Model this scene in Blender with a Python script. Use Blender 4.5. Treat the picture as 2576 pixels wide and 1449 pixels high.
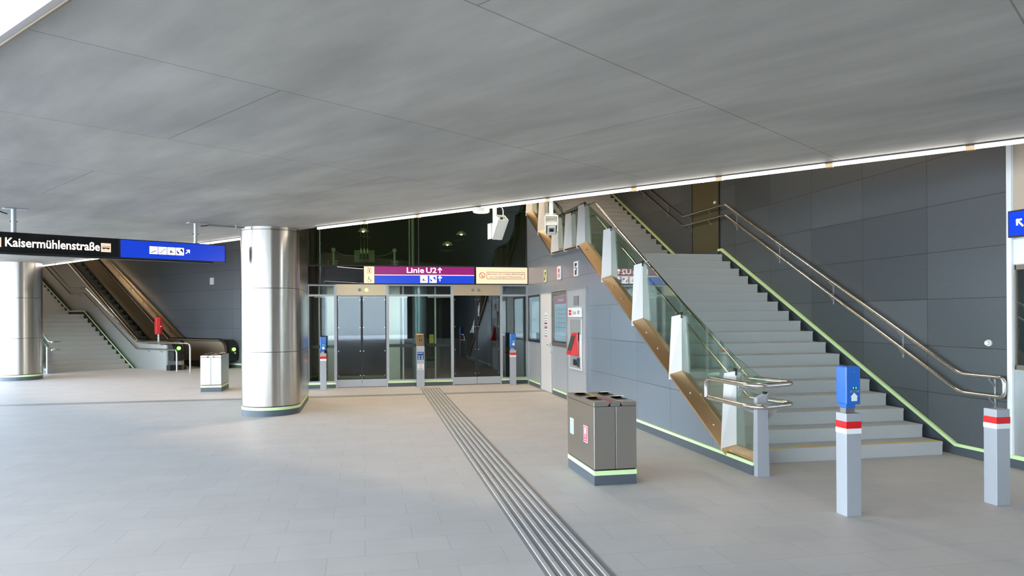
import bpy, bmesh, math, random
from mathutils import Vector, Matrix
random.seed(7)
S = bpy.context.scene
COL = S.collection
for o in list(bpy.data.objects):
    bpy.data.objects.remove(o)

# ------------------------------------------------------------------ camera, world, sun, exposure
FOC, HX, HZN, EYE = 1820.0, 373.0, 795.0, 1.65
TH = math.atan(HX / FOC); RO = math.atan(0.0058)
fw = Vector((math.sin(TH), math.cos(TH), 0)); rt0 = Vector((math.cos(TH), -math.sin(TH), 0)); up0 = Vector((0, 0, 1))
rt = rt0 * math.cos(RO) - up0 * math.sin(RO); upv = up0 * math.cos(RO) + rt0 * math.sin(RO)
cd = bpy.data.cameras.new('camera'); cam = bpy.data.objects.new('camera', cd); COL.objects.link(cam)
mw = Matrix.Identity(4)
for i in range(3):
    mw[i][0] = rt[i]; mw[i][1] = upv[i]; mw[i][2] = -fw[i]
mw[0][3], mw[1][3], mw[2][3] = 0, 0, EYE
cam.matrix_world = mw
cd.sensor_width = 36; cd.lens = 36 * FOC / 2576; cd.shift_y = (HZN - 724.5) / 2576; cd.clip_end = 300
S.camera = cam

wd = bpy.data.worlds.new('sky'); S.world = wd; wd.use_nodes = True
nt = wd.node_tree; nt.nodes.clear()
tc = nt.nodes.new('ShaderNodeTexCoord'); sp = nt.nodes.new('ShaderNodeSeparateXYZ'); rp = nt.nodes.new('ShaderNodeValToRGB')
bg = nt.nodes.new('ShaderNodeBackground'); wo = nt.nodes.new('ShaderNodeOutputWorld')
nt.links.new(tc.outputs['Generated'], sp.inputs[0]); nt.links.new(sp.outputs[2], rp.inputs[0])
nt.links.new(rp.outputs[0], bg.inputs[0]); nt.links.new(bg.outputs[0], wo.inputs[0])
rp.color_ramp.elements[0].position = 0.0; rp.color_ramp.elements[0].color = (0.79, 0.90, 1.0, 1)
rp.color_ramp.elements[1].position = 0.6; rp.color_ramp.elements[1].color = (0.36, 0.60, 1.0, 1)
bg.inputs[1].default_value = 13.0

sd = bpy.data.lights.new('sun', 'SUN'); sd.energy = 16.0; sd.angle = math.radians(0.6); sd.color = (1, 0.95, 0.86)
so = bpy.data.objects.new('sun', sd); COL.objects.link(so)
so.rotation_euler = Vector((0.60, 0.25, -1.0)).to_track_quat('-Z', 'Y').to_euler()   # high sun over the street, left of the underpass

def lamp(name, kind, loc, energy, color, size=0.3, target=None, spot=None, sy=None):
    l = bpy.data.lights.new(name, kind); l.energy = energy; l.color = color
    if kind == 'AREA':
        l.size = size
        if sy: l.shape = 'RECTANGLE'; l.size_y = sy
        else: l.shape = 'DISK'
    else:
        l.shadow_soft_size = size
    if spot: l.spot_size = math.radians(spot); l.spot_blend = 0.8
    o = bpy.data.objects.new(name, l); COL.objects.link(o); o.location = loc
    d = Vector(target) - Vector(loc) if target else Vector((0, 0, -1))
    o.rotation_euler = d.to_track_quat('-Z', 'Y').to_euler()
    return o
WARM = (1.0, 0.80, 0.58); COOL = (1.0, 0.97, 0.92)

S.view_settings.view_transform = 'Standard'; S.view_settings.look = 'None'
S.view_settings.gamma = 1.0; S.view_settings.use_curve_mapping = False
S.view_settings.exposure = 0.45

# ------------------------------------------------------------------ materials
def lin(c):
    return tuple(((x / 12.92) if x <= 0.04045 else ((x + 0.055) / 1.055) ** 2.4) for x in [v / 255 for v in c]) + (1,)
MATS = {}
def mat(name, col, rough=0.5, metal=0.0, var=0.05, scale=6.0, stretch=(1, 1, 1), bump=0.0, spec=0.5, rvar=0.0, coat=0.0, aniso=0.0):
    if name in MATS: return MATS[name]
    m = bpy.data.materials.new(name); m.use_nodes = True; n = m.node_tree; b = n.nodes['Principled BSDF']
    b.inputs['Roughness'].default_value = rough; b.inputs['Metallic'].default_value = metal
    b.inputs['Specular IOR Level'].default_value = spec; b.inputs['Coat Weight'].default_value = coat
    t = n.nodes.new('ShaderNodeTexCoord'); mp = n.nodes.new('ShaderNodeMapping'); mp.inputs['Scale'].default_value = stretch
    no = n.nodes.new('ShaderNodeTexNoise'); no.inputs['Scale'].default_value = scale; no.inputs['Detail'].default_value = 5
    mx = n.nodes.new('ShaderNodeMix'); mx.data_type = 'RGBA'
    c = lin(col); mx.inputs['A'].default_value = tuple(x * (1 - var) for x in c[:3]) + (1,); mx.inputs['B'].default_value = tuple(min(1, x * (1 + var)) for x in c[:3]) + (1,)
    n.links.new(t.outputs['Object'], mp.inputs[0]); n.links.new(mp.outputs[0], no.inputs[0]); n.links.new(no.outputs[0], mx.inputs['Factor'])
    n.links.new(mx.outputs['Result'], b.inputs['Base Color'])
    if aniso:
        tg = n.nodes.new('ShaderNodeTangent'); tg.direction_type = 'RADIAL'; tg.axis = 'Z'; n.links.new(tg.outputs[0], b.inputs['Tangent'])
        b.inputs['Anisotropic'].default_value = aniso; b.inputs['Anisotropic Rotation'].default_value = 0.25
    if rvar:
        mr = n.nodes.new('ShaderNodeMapRange'); mr.inputs[3].default_value = rough - rvar; mr.inputs[4].default_value = rough + rvar
        n.links.new(no.outputs[0], mr.inputs[0]); n.links.new(mr.outputs[0], b.inputs['Roughness'])
    if bump:
        bp = n.nodes.new('ShaderNodeBump'); bp.inputs['Strength'].default_value = bump; bp.inputs['Distance'].default_value = 0.01
        n.links.new(no.outputs[0], bp.inputs['Height']); n.links.new(bp.outputs[0], b.inputs['Normal'])
    MATS[name] = m; return m
def emit(name, col, st):
    if name in MATS: return MATS[name]
    m = bpy.data.materials.new(name); m.use_nodes = True; n = m.node_tree; b = n.nodes['Principled BSDF']
    b.inputs['Base Color'].default_value = lin(col); b.inputs['Emission Color'].default_value = lin(col); b.inputs['Emission Strength'].default_value = st
    b.inputs['Roughness'].default_value = 0.15
    MATS[name] = m; return m
def glass(name, tint, rough=0.0, ior=1.5, gain=1.0):
    m = bpy.data.materials.new(name); m.use_nodes = True; n = m.node_tree; n.nodes.clear()
    o = n.nodes.new('ShaderNodeOutputMaterial'); tr = n.nodes.new('ShaderNodeBsdfTransparent'); gl = n.nodes.new('ShaderNodeBsdfGlossy')
    lw = n.nodes.new('ShaderNodeLayerWeight'); lw.inputs[0].default_value = 0.5; mx = n.nodes.new('ShaderNodeMixShader'); ml = n.nodes.new('ShaderNodeMath'); ml.operation = 'MULTIPLY_ADD'; ml.use_clamp = True
    pw = n.nodes.new('ShaderNodeMath'); pw.operation = 'POWER'; pw.inputs[1].default_value = 4.0
    tr.inputs[0].default_value = tint; gl.inputs[0].default_value = (1, 1, 1, 1); gl.inputs['Roughness'].default_value = rough
    ml.inputs[1].default_value = 0.9; ml.inputs[2].default_value = 0.043 * gain
    n.links.new(lw.outputs['Facing'], pw.inputs[0]); n.links.new(pw.outputs[0], ml.inputs[0]); n.links.new(ml.outputs[0], mx.inputs[0]); n.links.new(tr.outputs[0], mx.inputs[1]); n.links.new(gl.outputs[0], mx.inputs[2])
    n.links.new(mx.outputs[0], o.inputs[0]); MATS[name] = m; return m
def tiled(name, c1, c2, cm, bw, rh, off, mortar, axes, rot=0.0, loc=(0, 0), rough=0.5, var=0.08, nscale=3.0, nstretch=(1, 1, 1), bump=0.05, spec=0.5, extra=None):
    """surface divided by joints; axes = which object axes give (u, v)"""
    m = bpy.data.materials.new(name); m.use_nodes = True; n = m.node_tree; b = n.nodes['Principled BSDF']
    b.inputs['Roughness'].default_value = rough; b.inputs['Specular IOR Level'].default_value = spec
    t = n.nodes.new('ShaderNodeTexCoord'); s = n.nodes.new('ShaderNodeSeparateXYZ'); cb = n.nodes.new('ShaderNodeCombineXYZ')
    n.links.new(t.outputs['Object'], s.inputs[0]); n.links.new(s.outputs[axes[0]], cb.inputs[0]); n.links.new(s.outputs[axes[1]], cb.inputs[1])
    mp = n.nodes.new('ShaderNodeMapping'); mp.inputs['Rotation'].default_value = (0, 0, rot); mp.inputs['Location'].default_value = (loc[0], loc[1], 0)
    n.links.new(cb.outputs[0], mp.inputs[0])
    br = n.nodes.new('ShaderNodeTexBrick'); br.offset = off; br.inputs['Scale'].default_value = 1; br.inputs['Mortar Size'].default_value = mortar
    br.inputs['Mortar Smooth'].default_value = 0.3; br.inputs['Brick Width'].default_value = bw; br.inputs['Row Height'].default_value = rh
    br.inputs['Color1'].default_value = lin(c1); br.inputs['Color2'].default_value = lin(c2); br.inputs['Mortar'].default_value = lin(cm)
    n.links.new(mp.outputs[0], br.inputs['Vector'])
    mp2 = n.nodes.new('ShaderNodeMapping'); mp2.inputs['Scale'].default_value = nstretch; n.links.new(mp.outputs[0], mp2.inputs[0])
    no = n.nodes.new('ShaderNodeTexNoise'); no.inputs['Scale'].default_value = nscale; no.inputs['Detail'].default_value = 8; no.inputs['Roughness'].default_value = 0.6
    n.links.new(mp2.outputs[0], no.inputs[0])
    mr = n.nodes.new('ShaderNodeMapRange'); mr.inputs[1].default_value = 0.3; mr.inputs[2].default_value = 0.7; mr.inputs[3].default_value = 1 - var; mr.inputs[4].default_value = 1 + var
    n.links.new(no.outputs[0], mr.inputs[0])
    mul = n.nodes.new('ShaderNodeVectorMath'); mul.operation = 'SCALE'
    n.links.new(br.outputs['Color'], mul.inputs[0]); n.links.new(mr.outputs[0], mul.inputs['Scale'])
    last = mul.outputs[0]
    if extra:   # broad cloudy stains / pores
        n2 = n.nodes.new('ShaderNodeTexNoise'); n2.inputs['Scale'].default_value = extra[0]; n2.inputs['Detail'].default_value = 3; n2.inputs['Distortion'].default_value = 0.6
        mp3 = n.nodes.new('ShaderNodeMapping'); mp3.inputs['Scale'].default_value = extra[2]; n.links.new(mp.outputs[0], mp3.inputs[0]); n.links.new(mp3.outputs[0], n2.inputs[0])
        m2 = n.nodes.new('ShaderNodeMapRange'); m2.inputs[1].default_value = 0.3; m2.inputs[2].default_value = 0.7; m2.inputs[3].default_value = 1 - extra[1]; m2.inputs[4].default_value = 1 + extra[1]
        n.links.new(n2.outputs[0], m2.inputs[0]); u2 = n.nodes.new('ShaderNodeVectorMath'); u2.operation = 'SCALE'
        n.links.new(last, u2.inputs[0]); n.links.new(m2.outputs[0], u2.inputs['Scale']); last = u2.outputs[0]
        # sparse pores
        n3 = n.nodes.new('ShaderNodeTexVoronoi'); n3.inputs['Scale'].default_value = 2.3; n.links.new(mp.outputs[0], n3.inputs[0])
        m3 = n.nodes.new('ShaderNodeMapRange'); m3.inputs[1].default_value = 0.012; m3.inputs[2].default_value = 0.03; m3.inputs[3].default_value = 0.62; m3.inputs[4].default_value = 1
        n.links.new(n3.outputs['Distance'], m3.inputs[0]); u3 = n.nodes.new('ShaderNodeVectorMath'); u3.operation = 'SCALE'
        n.links.new(last, u3.inputs[0]); n.links.new(m3.outputs[0], u3.inputs['Scale']); last = u3.outputs[0]
    n.links.new(last, b.inputs['Base Color'])
    bp = n.nodes.new('ShaderNodeBump'); bp.inputs['Strength'].default_value = bump; bp.inputs['Distance'].default_value = 0.004
    n.links.new(no.outputs[0], bp.inputs['Height']); n.links.new(bp.outputs[0], b.inputs['Normal'])
    MATS[name] = m; return m

M_floor = tiled('floor_tiles', (196, 192, 187), (192, 188, 183), (165, 161, 157), 0.6, 0.34, 0.42, 0.0022, (0, 1), rough=0.55, var=0.04, nscale=2.2, bump=0.03, spec=0.35)
M_conc = tiled('fair_faced_concrete', (174, 170, 161), (170, 167, 160), (134, 130, 123), 5.2, 1.9, 0.45, 0.006, (0, 1), rot=math.radians(-35), loc=(0.4, -0.65),
               rough=0.6, var=0.12, nscale=1.6, nstretch=(2.4, 0.5, 1), bump=0.25, spec=0.3, extra=(0.8, 0.17, (1.3, 0.45, 1)))
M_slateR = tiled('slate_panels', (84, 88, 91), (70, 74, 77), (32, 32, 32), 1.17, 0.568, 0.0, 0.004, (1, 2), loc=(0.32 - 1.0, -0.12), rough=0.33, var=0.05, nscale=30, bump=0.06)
M_slateX = tiled('slate_panels_cross', (84, 86, 88), (78, 80, 82), (38, 38, 38), 1.17, 0.568, 0.0, 0.004, (0, 2), loc=(0, -0.12), rough=0.33, var=0.05, nscale=30, bump=0.06)
M_plinth = mat('dark_plinth_stone', (78, 86, 92), 0.4, var=0.06, scale=20)
M_lum = mat('photoluminescent_strip', (214, 240, 176), 0.4, var=0.02)
M_steel = mat('brushed_stainless_steel', (176, 172, 166), 0.30, 1.0, var=0.02, scale=4, stretch=(14, 14, 0.4), aniso=0.6)
M_steelcol = mat('column_stainless_steel', (190, 182, 172), 0.25, 1.0, var=0.012, scale=3, stretch=(9, 9, 0.1), rvar=0.0, aniso=0.8)
M_polish = mat('polished_stainless_tube', (222, 219, 212), 0.2, 1.0, var=0.03)
M_satin = mat('satin_aluminium', (180, 181, 183), 0.42, 0.75, var=0.04, scale=10)
M_light = mat('light_grey_painted_steel', (210, 206, 200), 0.38, 0.0, var=0.02)
M_post = mat('anodised_post', (172, 175, 179), 0.42, 0.3, var=0.03, scale=12, stretch=(1, 1, 0.2))
M_brass = mat('bronze_toned_steel', (216, 186, 144), 0.30, 1.0, var=0.06, scale=6)
M_binbody = mat('bin_stainless', (192, 186, 176), 0.32, 1.0, var=0.015, scale=7, stretch=(6, 6, 0.3), aniso=0.6)
M_step = mat('terrazzo_step', (184, 184, 182), 0.5, var=0.05, scale=40, bump=0.05)
M_yellow = mat('yellow_marking', (226, 186, 60), 0.5, var=0.05)
M_black = mat('black_plastic', (18, 18, 20), 0.35, var=0.1)
M_rubber = mat('black_rubber', (14, 14, 15), 0.28, var=0.1)
M_dark = mat('dark_metal', (44, 46, 47), 0.45, 0.4, var=0.08)
M_esc = mat('escalator_step_metal', (96, 104, 100), 0.4, 0.7, var=0.08, stretch=(40, 1, 1))
M_blue = mat('blue_plastic', (30, 100, 190), 0.32, var=0.03, coat=0.3)
M_red = mat('red_enamel', (214, 22, 22), 0.35, var=0.03)
M_white = mat('white_enamel', (232, 234, 230), 0.35, var=0.02)
M_cream = mat('cream_camera_shell', (226, 220, 202), 0.4, var=0.02)
M_paper = mat('pale_poster_paper', (200, 216, 220), 0.6, var=0.03)
M_brown = mat('brown_frame_metal', (128, 116, 100), 0.4, 0.6, var=0.05)
M_navy = mat('navy_print', (28, 52, 120), 0.4)
M_magenta = mat('raspberry_print', (196, 44, 84), 0.4)
M_sky = mat('sky_blue_print', (150, 190, 220), 0.4)
M_grey = mat('grey_print', (120, 122, 124), 0.5)
M_groove = mat('tactile_groove', (138, 138, 135), 0.6)
M_tact = tiled('tactile_tile', (184, 183, 180), (180, 179, 176), (140, 140, 138), 3.0, 0.4, 0.0, 0.005, (0, 1), loc=(1.5, 0), rough=0.5, var=0.03)
M_wallint = mat('lobby_wall_paint', (66, 74, 68), 0.6, var=0.04)
M_pale = mat('pale_lobby_panel', (206, 216, 200), 0.5, var=0.03)
M_shaft = mat('dark_green_shaft', (13, 20, 11), 0.7, var=0.3, scale=2)
M_roof = mat('dark_hall_roof', (70, 68, 64), 0.7, var=0.06)
M_pave = mat('street_paving', (205, 200, 188), 0.8, var=0.08, scale=2)
M_render = mat('pale_render', (225, 220, 208), 0.8, var=0.04)
M_win = mat('street_window_glass', (30, 40, 50), 0.1)
M_olive = mat('olive_door', (92, 86, 62), 0.4, 0.3, var=0.04)
E_tube = emit('fluorescent_tube', (255, 246, 238), 9.0)
E_white = emit('backlit_white', (255, 240, 226), 1.0)
E_cream = emit('backlit_cream', (246, 208, 176), 0.40)
E_blue = emit('backlit_blue', (14, 58, 190), 0.42)
E_purple = emit('backlit_purple', (130, 18, 104), 0.34)
E_blk = emit('sign_black_face', (8, 8, 9), 0.0)
E_green = emit('green_signal', (110, 255, 70), 5.0)
E_led = emit('green_led', (40, 255, 120), 3.0)
E_warm = emit('warm_lamp', (255, 214, 160), 9.0)
E_screen = emit('lit_notice', (225, 232, 255), 0.9)
G_clear = glass('balustrade_glass', (0.80, 0.90, 0.84, 1), gain=1.5)
G_door = glass('smoked_door_glass', (0.42, 0.47, 0.46, 1), gain=1.15)
G_bay = glass('bay_glass', (0.80, 0.86, 0.82, 1), gain=1.1)
G_up = glass('dark_upper_glass', (0.60, 0.70, 0.56, 1), gain=0.9)
G_case = glass('showcase_glass', (0.86, 0.92, 0.93, 1), gain=1.5)

# ------------------------------------------------------------------ builders
class MB:
    def __init__(s): s.v = []; s.f = []; s.sm = []
    def add(s, vs, fs, sm=False):
        k = len(s.v); s.v += [tuple(v) for v in vs]; s.f += [tuple(i + k for i in f) for f in fs]; s.sm += [sm] * len(fs); return s
    def box(s, x0, x1, y0, y1, z0, z1):
        vs = [(x, y, z) for z in (z0, z1) for y in (y0, y1) for x in (x0, x1)]
        return s.add(vs, [(0, 2, 3, 1), (4, 5, 7, 6), (0, 1, 5, 4), (1, 3, 7, 5), (3, 2, 6, 7), (2, 0, 4, 6)])
    def prism(s, pts, ax, a, b):
        def P(p, t): return {'x': (t, p[0], p[1]), 'y': (p[0], t, p[1]), 'z': (p[0], p[1], t)}[ax]
        n = len(pts); vs = [P(p, a) for p in pts] + [P(p, b) for p in pts]
        fs = [tuple(range(n)), tuple(range(2 * n - 1, n - 1, -1))] + [(i, (i + 1) % n, n + (i + 1) % n, n + i) for i in range(n)]
        return s.add(vs, fs)
    def loft(s, rings, sm=False, caps=True):
        n = len(rings[0]); k = len(rings); vs = [p for r in rings for p in r]
        fs = [(j * n + i, j * n + (i + 1) % n, (j + 1) * n + (i + 1) % n, (j + 1) * n + i) for j in range(k - 1) for i in range(n)]
        s.add(vs, fs, sm)
        if caps:
            b = len(s.v) - len(vs); s.f += [tuple(b + i for i in range(n)), tuple(b + (k - 1) * n + i for i in reversed(range(n)))]; s.sm += [False, False]
        return s
    def tube(s, path, r, n=10, caps=True):
        P = [Vector(p) for p in path]; rings = []; prev = None
        for i, p in enumerate(P):
            d = (P[min(i + 1, len(P) - 1)] - P[max(i - 1, 0)]).normalized()
            if prev is None:
                u = d.cross(Vector((0, 0, 1)));
                if u.length < 1e-3: u = d.cross(Vector((0, 1, 0)))
                u.normalize()
            else:
                u = prev - d * prev.dot(d)
                if u.length < 1e-4: u = d.cross(Vector((0, 0, 1)))
                u.normalize()
            prev = u; w = d.cross(u)
            rr = r[i] if isinstance(r, (list, tuple)) else r
            rings.append([p + (u * math.cos(a) + w * math.sin(a)) * rr for a in [2 * math.pi * j / n for j in range(n)]])
        return s.loft(rings, True, caps)
    def cyl(s, p0, p1, r, r1=None, n=24):
        return s.tube([p0, p1], [r, r if r1 is None else r1], n)
    def lathe(s, prof, c, n=28):
        rings = [[(c[0] + r * math.cos(2 * math.pi * j / n), c[1] + r * math.sin(2 * math.pi * j / n), c[2] + z) for j in range(n)] for r, z in prof]
        return s.loft(rings, True, True)
    def build(s, name, m, parent=None, bevel=0.0, world=False, seg=2):
        me = bpy.data.meshes.new(name)
        vs = s.v
        if world and parent is not None:
            inv = (Matrix.Translation(parent.location) @ parent.rotation_euler.to_matrix().to_4x4()).inverted()
            vs = [inv @ Vector(v) for v in vs]
        me.from_pydata([tuple(v) for v in vs], [], s.f)
        for p, q in zip(me.polygons, s.sm): p.use_smooth = q
        bm = bmesh.new(); bm.from_mesh(me); bmesh.ops.recalc_face_normals(bm, faces=bm.faces); bm.to_mesh(me); bm.free()
        if any(s.sm): me.set_sharp_from_angle(angle=math.radians(38))
        me.materials.append(m); o = bpy.data.objects.new(name, me); COL.objects.link(o)
        if parent is not None: o.parent = parent
        if bevel:
            md = o.modifiers.new('bevel', 'BEVEL'); md.width = bevel; md.segments = seg; md.limit_method = 'ANGLE'; md.angle_limit = math.radians(40)
        return o
def rounded(path, rad, n=5):
    P = [Vector(p) for p in path]; out = [P[0]]
    for i in range(1, len(P) - 1):
        a, b, c = P[i - 1], P[i], P[i + 1]; u = (a - b); v = (c - b)
        k = min(rad, u.length * 0.49, v.length * 0.49); s0 = b + u.normalized() * k; s1 = b + v.normalized() * k
        for j in range(n + 1):
            t = j / n; out.append(s0 * (1 - t) ** 2 + b * 2 * t * (1 - t) + s1 * t * t)
    out.append(P[-1]); return out
def thing(name, label, cat, loc=(0, 0, 0), rz=0.0, group=None):
    o = bpy.data.objects.new(name, None); COL.objects.link(o); o.empty_display_size = 0.1
    o.location = loc; o.rotation_euler = (0, 0, rz); o['label'] = label; o['category'] = cat
    if group: o['group'] = group
    return o
def struct(o, label=None):
    o['kind'] = 'structure'
    if label: o['label'] = label
    return o
def sthing(name, loc=(0, 0, 0), rz=0.0):
    o = bpy.data.objects.new(name, None); COL.objects.link(o); o.location = loc; o.rotation_euler = (0, 0, rz); o['kind'] = 'structure'; return o

class Face:
    """a flat printed or lit surface: origin o, right u, up v (in the parent's own coordinates)"""
    def __init__(s, parent, o, u, v, w, h, eps=0.003):
        s.p = parent; s.o = Vector(o); s.u = Vector(u).normalized(); s.v = Vector(v).normalized(); s.n = s.u.cross(s.v); s.w = w; s.h = h; s.e = eps
    def at(s, x, y, d): return s.o + s.u * x + s.v * y + s.n * d
    def polys(s, name, polys, m, lay=1, parent=None):
        b = MB()
        for pts in polys:
            n = len(pts); d0 = s.e * (lay - 1) + 0.0005 - 0.002 * (lay == 1); d1 = s.e * lay
            vs = [s.at(x, y, d0) for x, y in pts] + [s.at(x, y, d1) for x, y in pts]
            b.add(vs, [tuple(range(n)), tuple(range(2 * n - 1, n - 1, -1))] + [(i, (i + 1) % n, n + (i + 1) % n, n + i) for i in range(n)])
        return b.build(name, m, parent or s.p)
    def rect(s, name, x0, y0, x1, y1, m, lay=1, parent=None): return s.polys(name, [[(x0, y0), (x1, y0), (x1, y1), (x0, y1)]], m, lay, parent)
    def text(s, body, x0, y0, w, h, m, lay=1, name='lettering', bold=0.015, parent=None):
        cu = bpy.data.curves.new('t', 'FONT'); cu.body = body; cu.size = 1; cu.offset = bold; cu.resolution_u = 3
        ob = bpy.data.objects.new('t', cu); COL.objects.link(ob); dg = bpy.context.evaluated_depsgraph_get(); dg.update()
        me = bpy.data.meshes.new_from_object(ob.evaluated_get(dg)); bpy.data.objects.remove(ob); bpy.data.curves.remove(cu)
        xs = [v.co.x for v in me.vertices]; ys = [v.co.y for v in me.vertices]
        ax, ay = min(xs), min(ys); sx = w / (max(xs) - ax); sy = h / (max(ys) - ay)
        for v in me.vertices: v.co = s.at(x0 + (v.co.x - ax) * sx, y0 + (v.co.y - ay) * sy, s.e * lay)
        me.materials.clear(); me.materials.append(m); me.name = name
        o = bpy.data.objects.new(name, me); COL.objects.link(o); o.parent = parent or s.p
        return o
def rectp(x0, y0, x1, y1): return [(x0, y0), (x1, y0), (x1, y1), (x0, y1)]
def circ(cx, cy, r, n=20): return [(cx + r * math.cos(2 * math.pi * i / n), cy + r * math.sin(2 * math.pi * i / n)) for i in range(n)]
def ringp(cx, cy, r0, r1, n=20):
    out = []
    for i in range(n):
        a, b = 2 * math.pi * i / n, 2 * math.pi * (i + 1) / n
        out.append([(cx + r0 * math.cos(a), cy + r0 * math.sin(a)), (cx + r1 * math.cos(a), cy + r1 * math.sin(a)), (cx + r1 * math.cos(b), cy + r1 * math.sin(b)), (cx + r0 * math.cos(b), cy + r0 * math.sin(b))])
    return out
def bar(x0, y0, x1, y1, t):
    d = Vector((x1 - x0, y1 - y0)).normalized(); k = Vector((-d.y, d.x)) * t / 2
    return [(x0 + k.x, y0 + k.y), (x0 - k.x, y0 - k.y), (x1 - k.x, y1 - k.y), (x1 + k.x, y1 + k.y)]
def arrow_up(cx, y0, s):   # s = height
    return [bar(cx, y0, cx, y0 + s * 0.92, s * 0.17), bar(cx - s * 0.36, y0 + s * 0.55, cx + s * 0.04, y0 + s * 0.98, s * 0.17), bar(cx + s * 0.36, y0 + s * 0.55, cx - s * 0.04, y0 + s * 0.98, s * 0.17)]
def rot2(polys, cx, cy, a):
    c, q = math.cos(a), math.sin(a)
    return [[(cx + (x - cx) * c - (y - cy) * q, cy + (x - cx) * q + (y - cy) * c) for x, y in p] for p in polys]
def swirl(x, y, s):      # lens with a zig-zag band, two blue halves
    c = (x + s / 2, y + s / 2); L = []; R = []
    L = [(x + .28 * s, y + .9 * s), (x + .1 * s, y + .62 * s), (x + .06 * s, y + .45 * s), (x + .14 * s, y + .28 * s), (x + .28 * s, y + .1 * s), (x + .44 * s, y + .3 * s), (x + .14 * s, y + .56 * s), (x + .2 * s, y + .68 * s)]
    R = [(x + .60 * s, y + .82 * s), (x + .74 * s, y + .9 * s), (x + .88 * s, y + .7 * s), (x + .93 * s, y + .5 * s), (x + .86 * s, y + .3 * s), (x + .66 * s, y + .06 * s), (x + .80 * s, y + .34 * s), (x + .84 * s, y + .42 * s), (x + .50 * s, y + .68 * s)]
    return [L, R]
def train(x, y, s):
    return [rectp(x + .28 * s, y + .48 * s, x + .62 * s, y + .56 * s), rectp(x + .38 * s, y + .36 * s, x + .52 * s, y + .48 * s), [(x + .2 * s, y + .40 * s), (x + .34 * s, y + .28 * s), (x + .85 * s, y + .28 * s), (x + .85 * s, y + .33 * s), (x + .6 * s, y + .38 * s)],
            rectp(x + .3 * s, y + .64 * s, x + .6 * s, y + .68 * s), bar(x + .1 * s, y + .1 * s, x + .3 * s, y + .26 * s, .03 * s), bar(x + .35 * s, y + .08 * s, x + .42 * s, y + .26 * s, .03 * s)]

# ------------------------------------------------------------------ the setting
# floor plate of the underpass and the street outside
struct(MB().box(-30, 12, -24, 34, -0.2, 0).build('floor', M_floor))
struct(MB().box(-70, 60, -70, -24, -0.25, -0.02).box(-70, -30, -24, 60, -0.25, -0.02).box(12, 60, -24, 60, -0.25, -0.02).build('floor_street', M_pave))
# dark cross band of tiles in the floor
tb = sthing('trim_1', (0, 15.45, 0)); MB().box(-16, 3.93, -0.15, 0.15, 0.0005, 0.002).build('cross_band', mat('cross_band_tile', (150, 148, 146), 0.5, var=0.05, scale=3), tb)
# concrete slab with its edge running diagonally
EA, EB, EC = Vector((5.662, 5.294)), Vector((-0.75, 12.658)), Vector((-8.882, 22.764))
dAB = (EB - EA).normalized(); dBC = (EC - EB).normalized()
E0 = EA - dAB * 5.0; E3 = EC + dBC * 9.0
CZ = 3.17
slab = [(E0.x, E0.y), (EB.x, EB.y), (E3.x, E3.y), (-20, E3.y), (-14, 24), (-8.0, 9.0), (-6.0, -20.0), (E0.x, -20.0)]
struct(MB().prism(slab, 'z', CZ, CZ + 0.35).build('ceiling', M_conc))
# unseen wall added on the slab edge to keep sky light out of the hall
up = MB()
for a, b in ((E0, EB), (EB, E3)):
    n_ = Vector((-(b - a).y, (b - a).x)).normalized() * 0.2
    if n_.dot(Vector((-1, -1))) < 0: n_ = -n_
    up.prism([(a.x, a.y), (b.x, b.y), (b.x + n_.x, b.y + n_.y), (a.x + n_.x, a.y + n_.y)], 'z', CZ + 0.35, 8.0)
struct(up.build('wall_sky_block', M_roof))
struct(MB().box(-22, 12, -2, 36, 8.0, 8.3).build('ceiling_hall', M_roof))

# right wall, with staircase beyond, and the cross wall above it
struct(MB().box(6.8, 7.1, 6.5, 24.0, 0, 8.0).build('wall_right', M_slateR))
struct(MB().box(3.9, 7.1, 24.0, 24.3, 0, 8.0).build('wall_stair_end', M_slateX))
# wall under the staircase: its top steps up with the flight
prof = [(6.80, 0.0), (6.80, 0.12), (7.32, 0.13), (12.78, 2.93), (14.80, 2.98), (24.0, 7.56), (24.0, 0)]
struct(MB().box(3.2, 7.0, -20.3, -20.0, 0, 3.6).build('wall_behind', M_roof))
M_slateLit = tiled('slate_panels_daylit', (116, 125, 132), (108, 117, 124), (50, 51, 52), 1.17, 0.568, 0.0, 0.004, (1, 2), loc=(0.32 - 1.0, -0.12), rough=0.30, var=0.05, nscale=30, bump=0.06, spec=0.6)  # same stone as the right wall; daylight is put into its lighter, bluer colour
struct(MB().prism(prof[2:6] + [(24.0, 0), (7.32, 0)], 'x', 3.93, 4.10).prism(prof[:3] + [(7.32, 0)], 'x', 3.93, 4.03).build('wall_stair', M_slateLit))
# escalator wall (left) in the local frame of the escalator: x = across, y = up the flight
PHI = math.radians(42); OL = (-7.61, 26.0, 0)
def LW(x, y, z=0): return Vector((OL[0] + x * math.cos(PHI) - y * math.sin(PHI), OL[1] + x * math.sin(PHI) + y * math.cos(PHI), z))
wl = sthing('wall_escalator', OL, PHI)
ww = MB().box(2.0, 2.25, -8.4, 14.0, 0, 8.0).build('panelling', tiled('slate_panels_left', (92, 98, 102), (86, 92, 96), (40, 42, 42), 2.3, 0.64, 0.0, 0.005, (1, 2), loc=(0.5, -0.02), rough=0.33, var=0.05, nscale=30, bump=0.06), wl)
wb = sthing('wall_left_stair', OL, PHI)
MB().box(-3.2, -3.0, 1.2, 14.0, 0, 8.0).box(-3.2, 2.25, 12.6, 12.8, 0, 8.0).build('panelling', M_roof, wb)
# outer walls that close the station towards the rear
struct(MB().box(-22, -10, 35.7, 36, 0, 8.3).build('wall_rear', M_roof))

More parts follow.
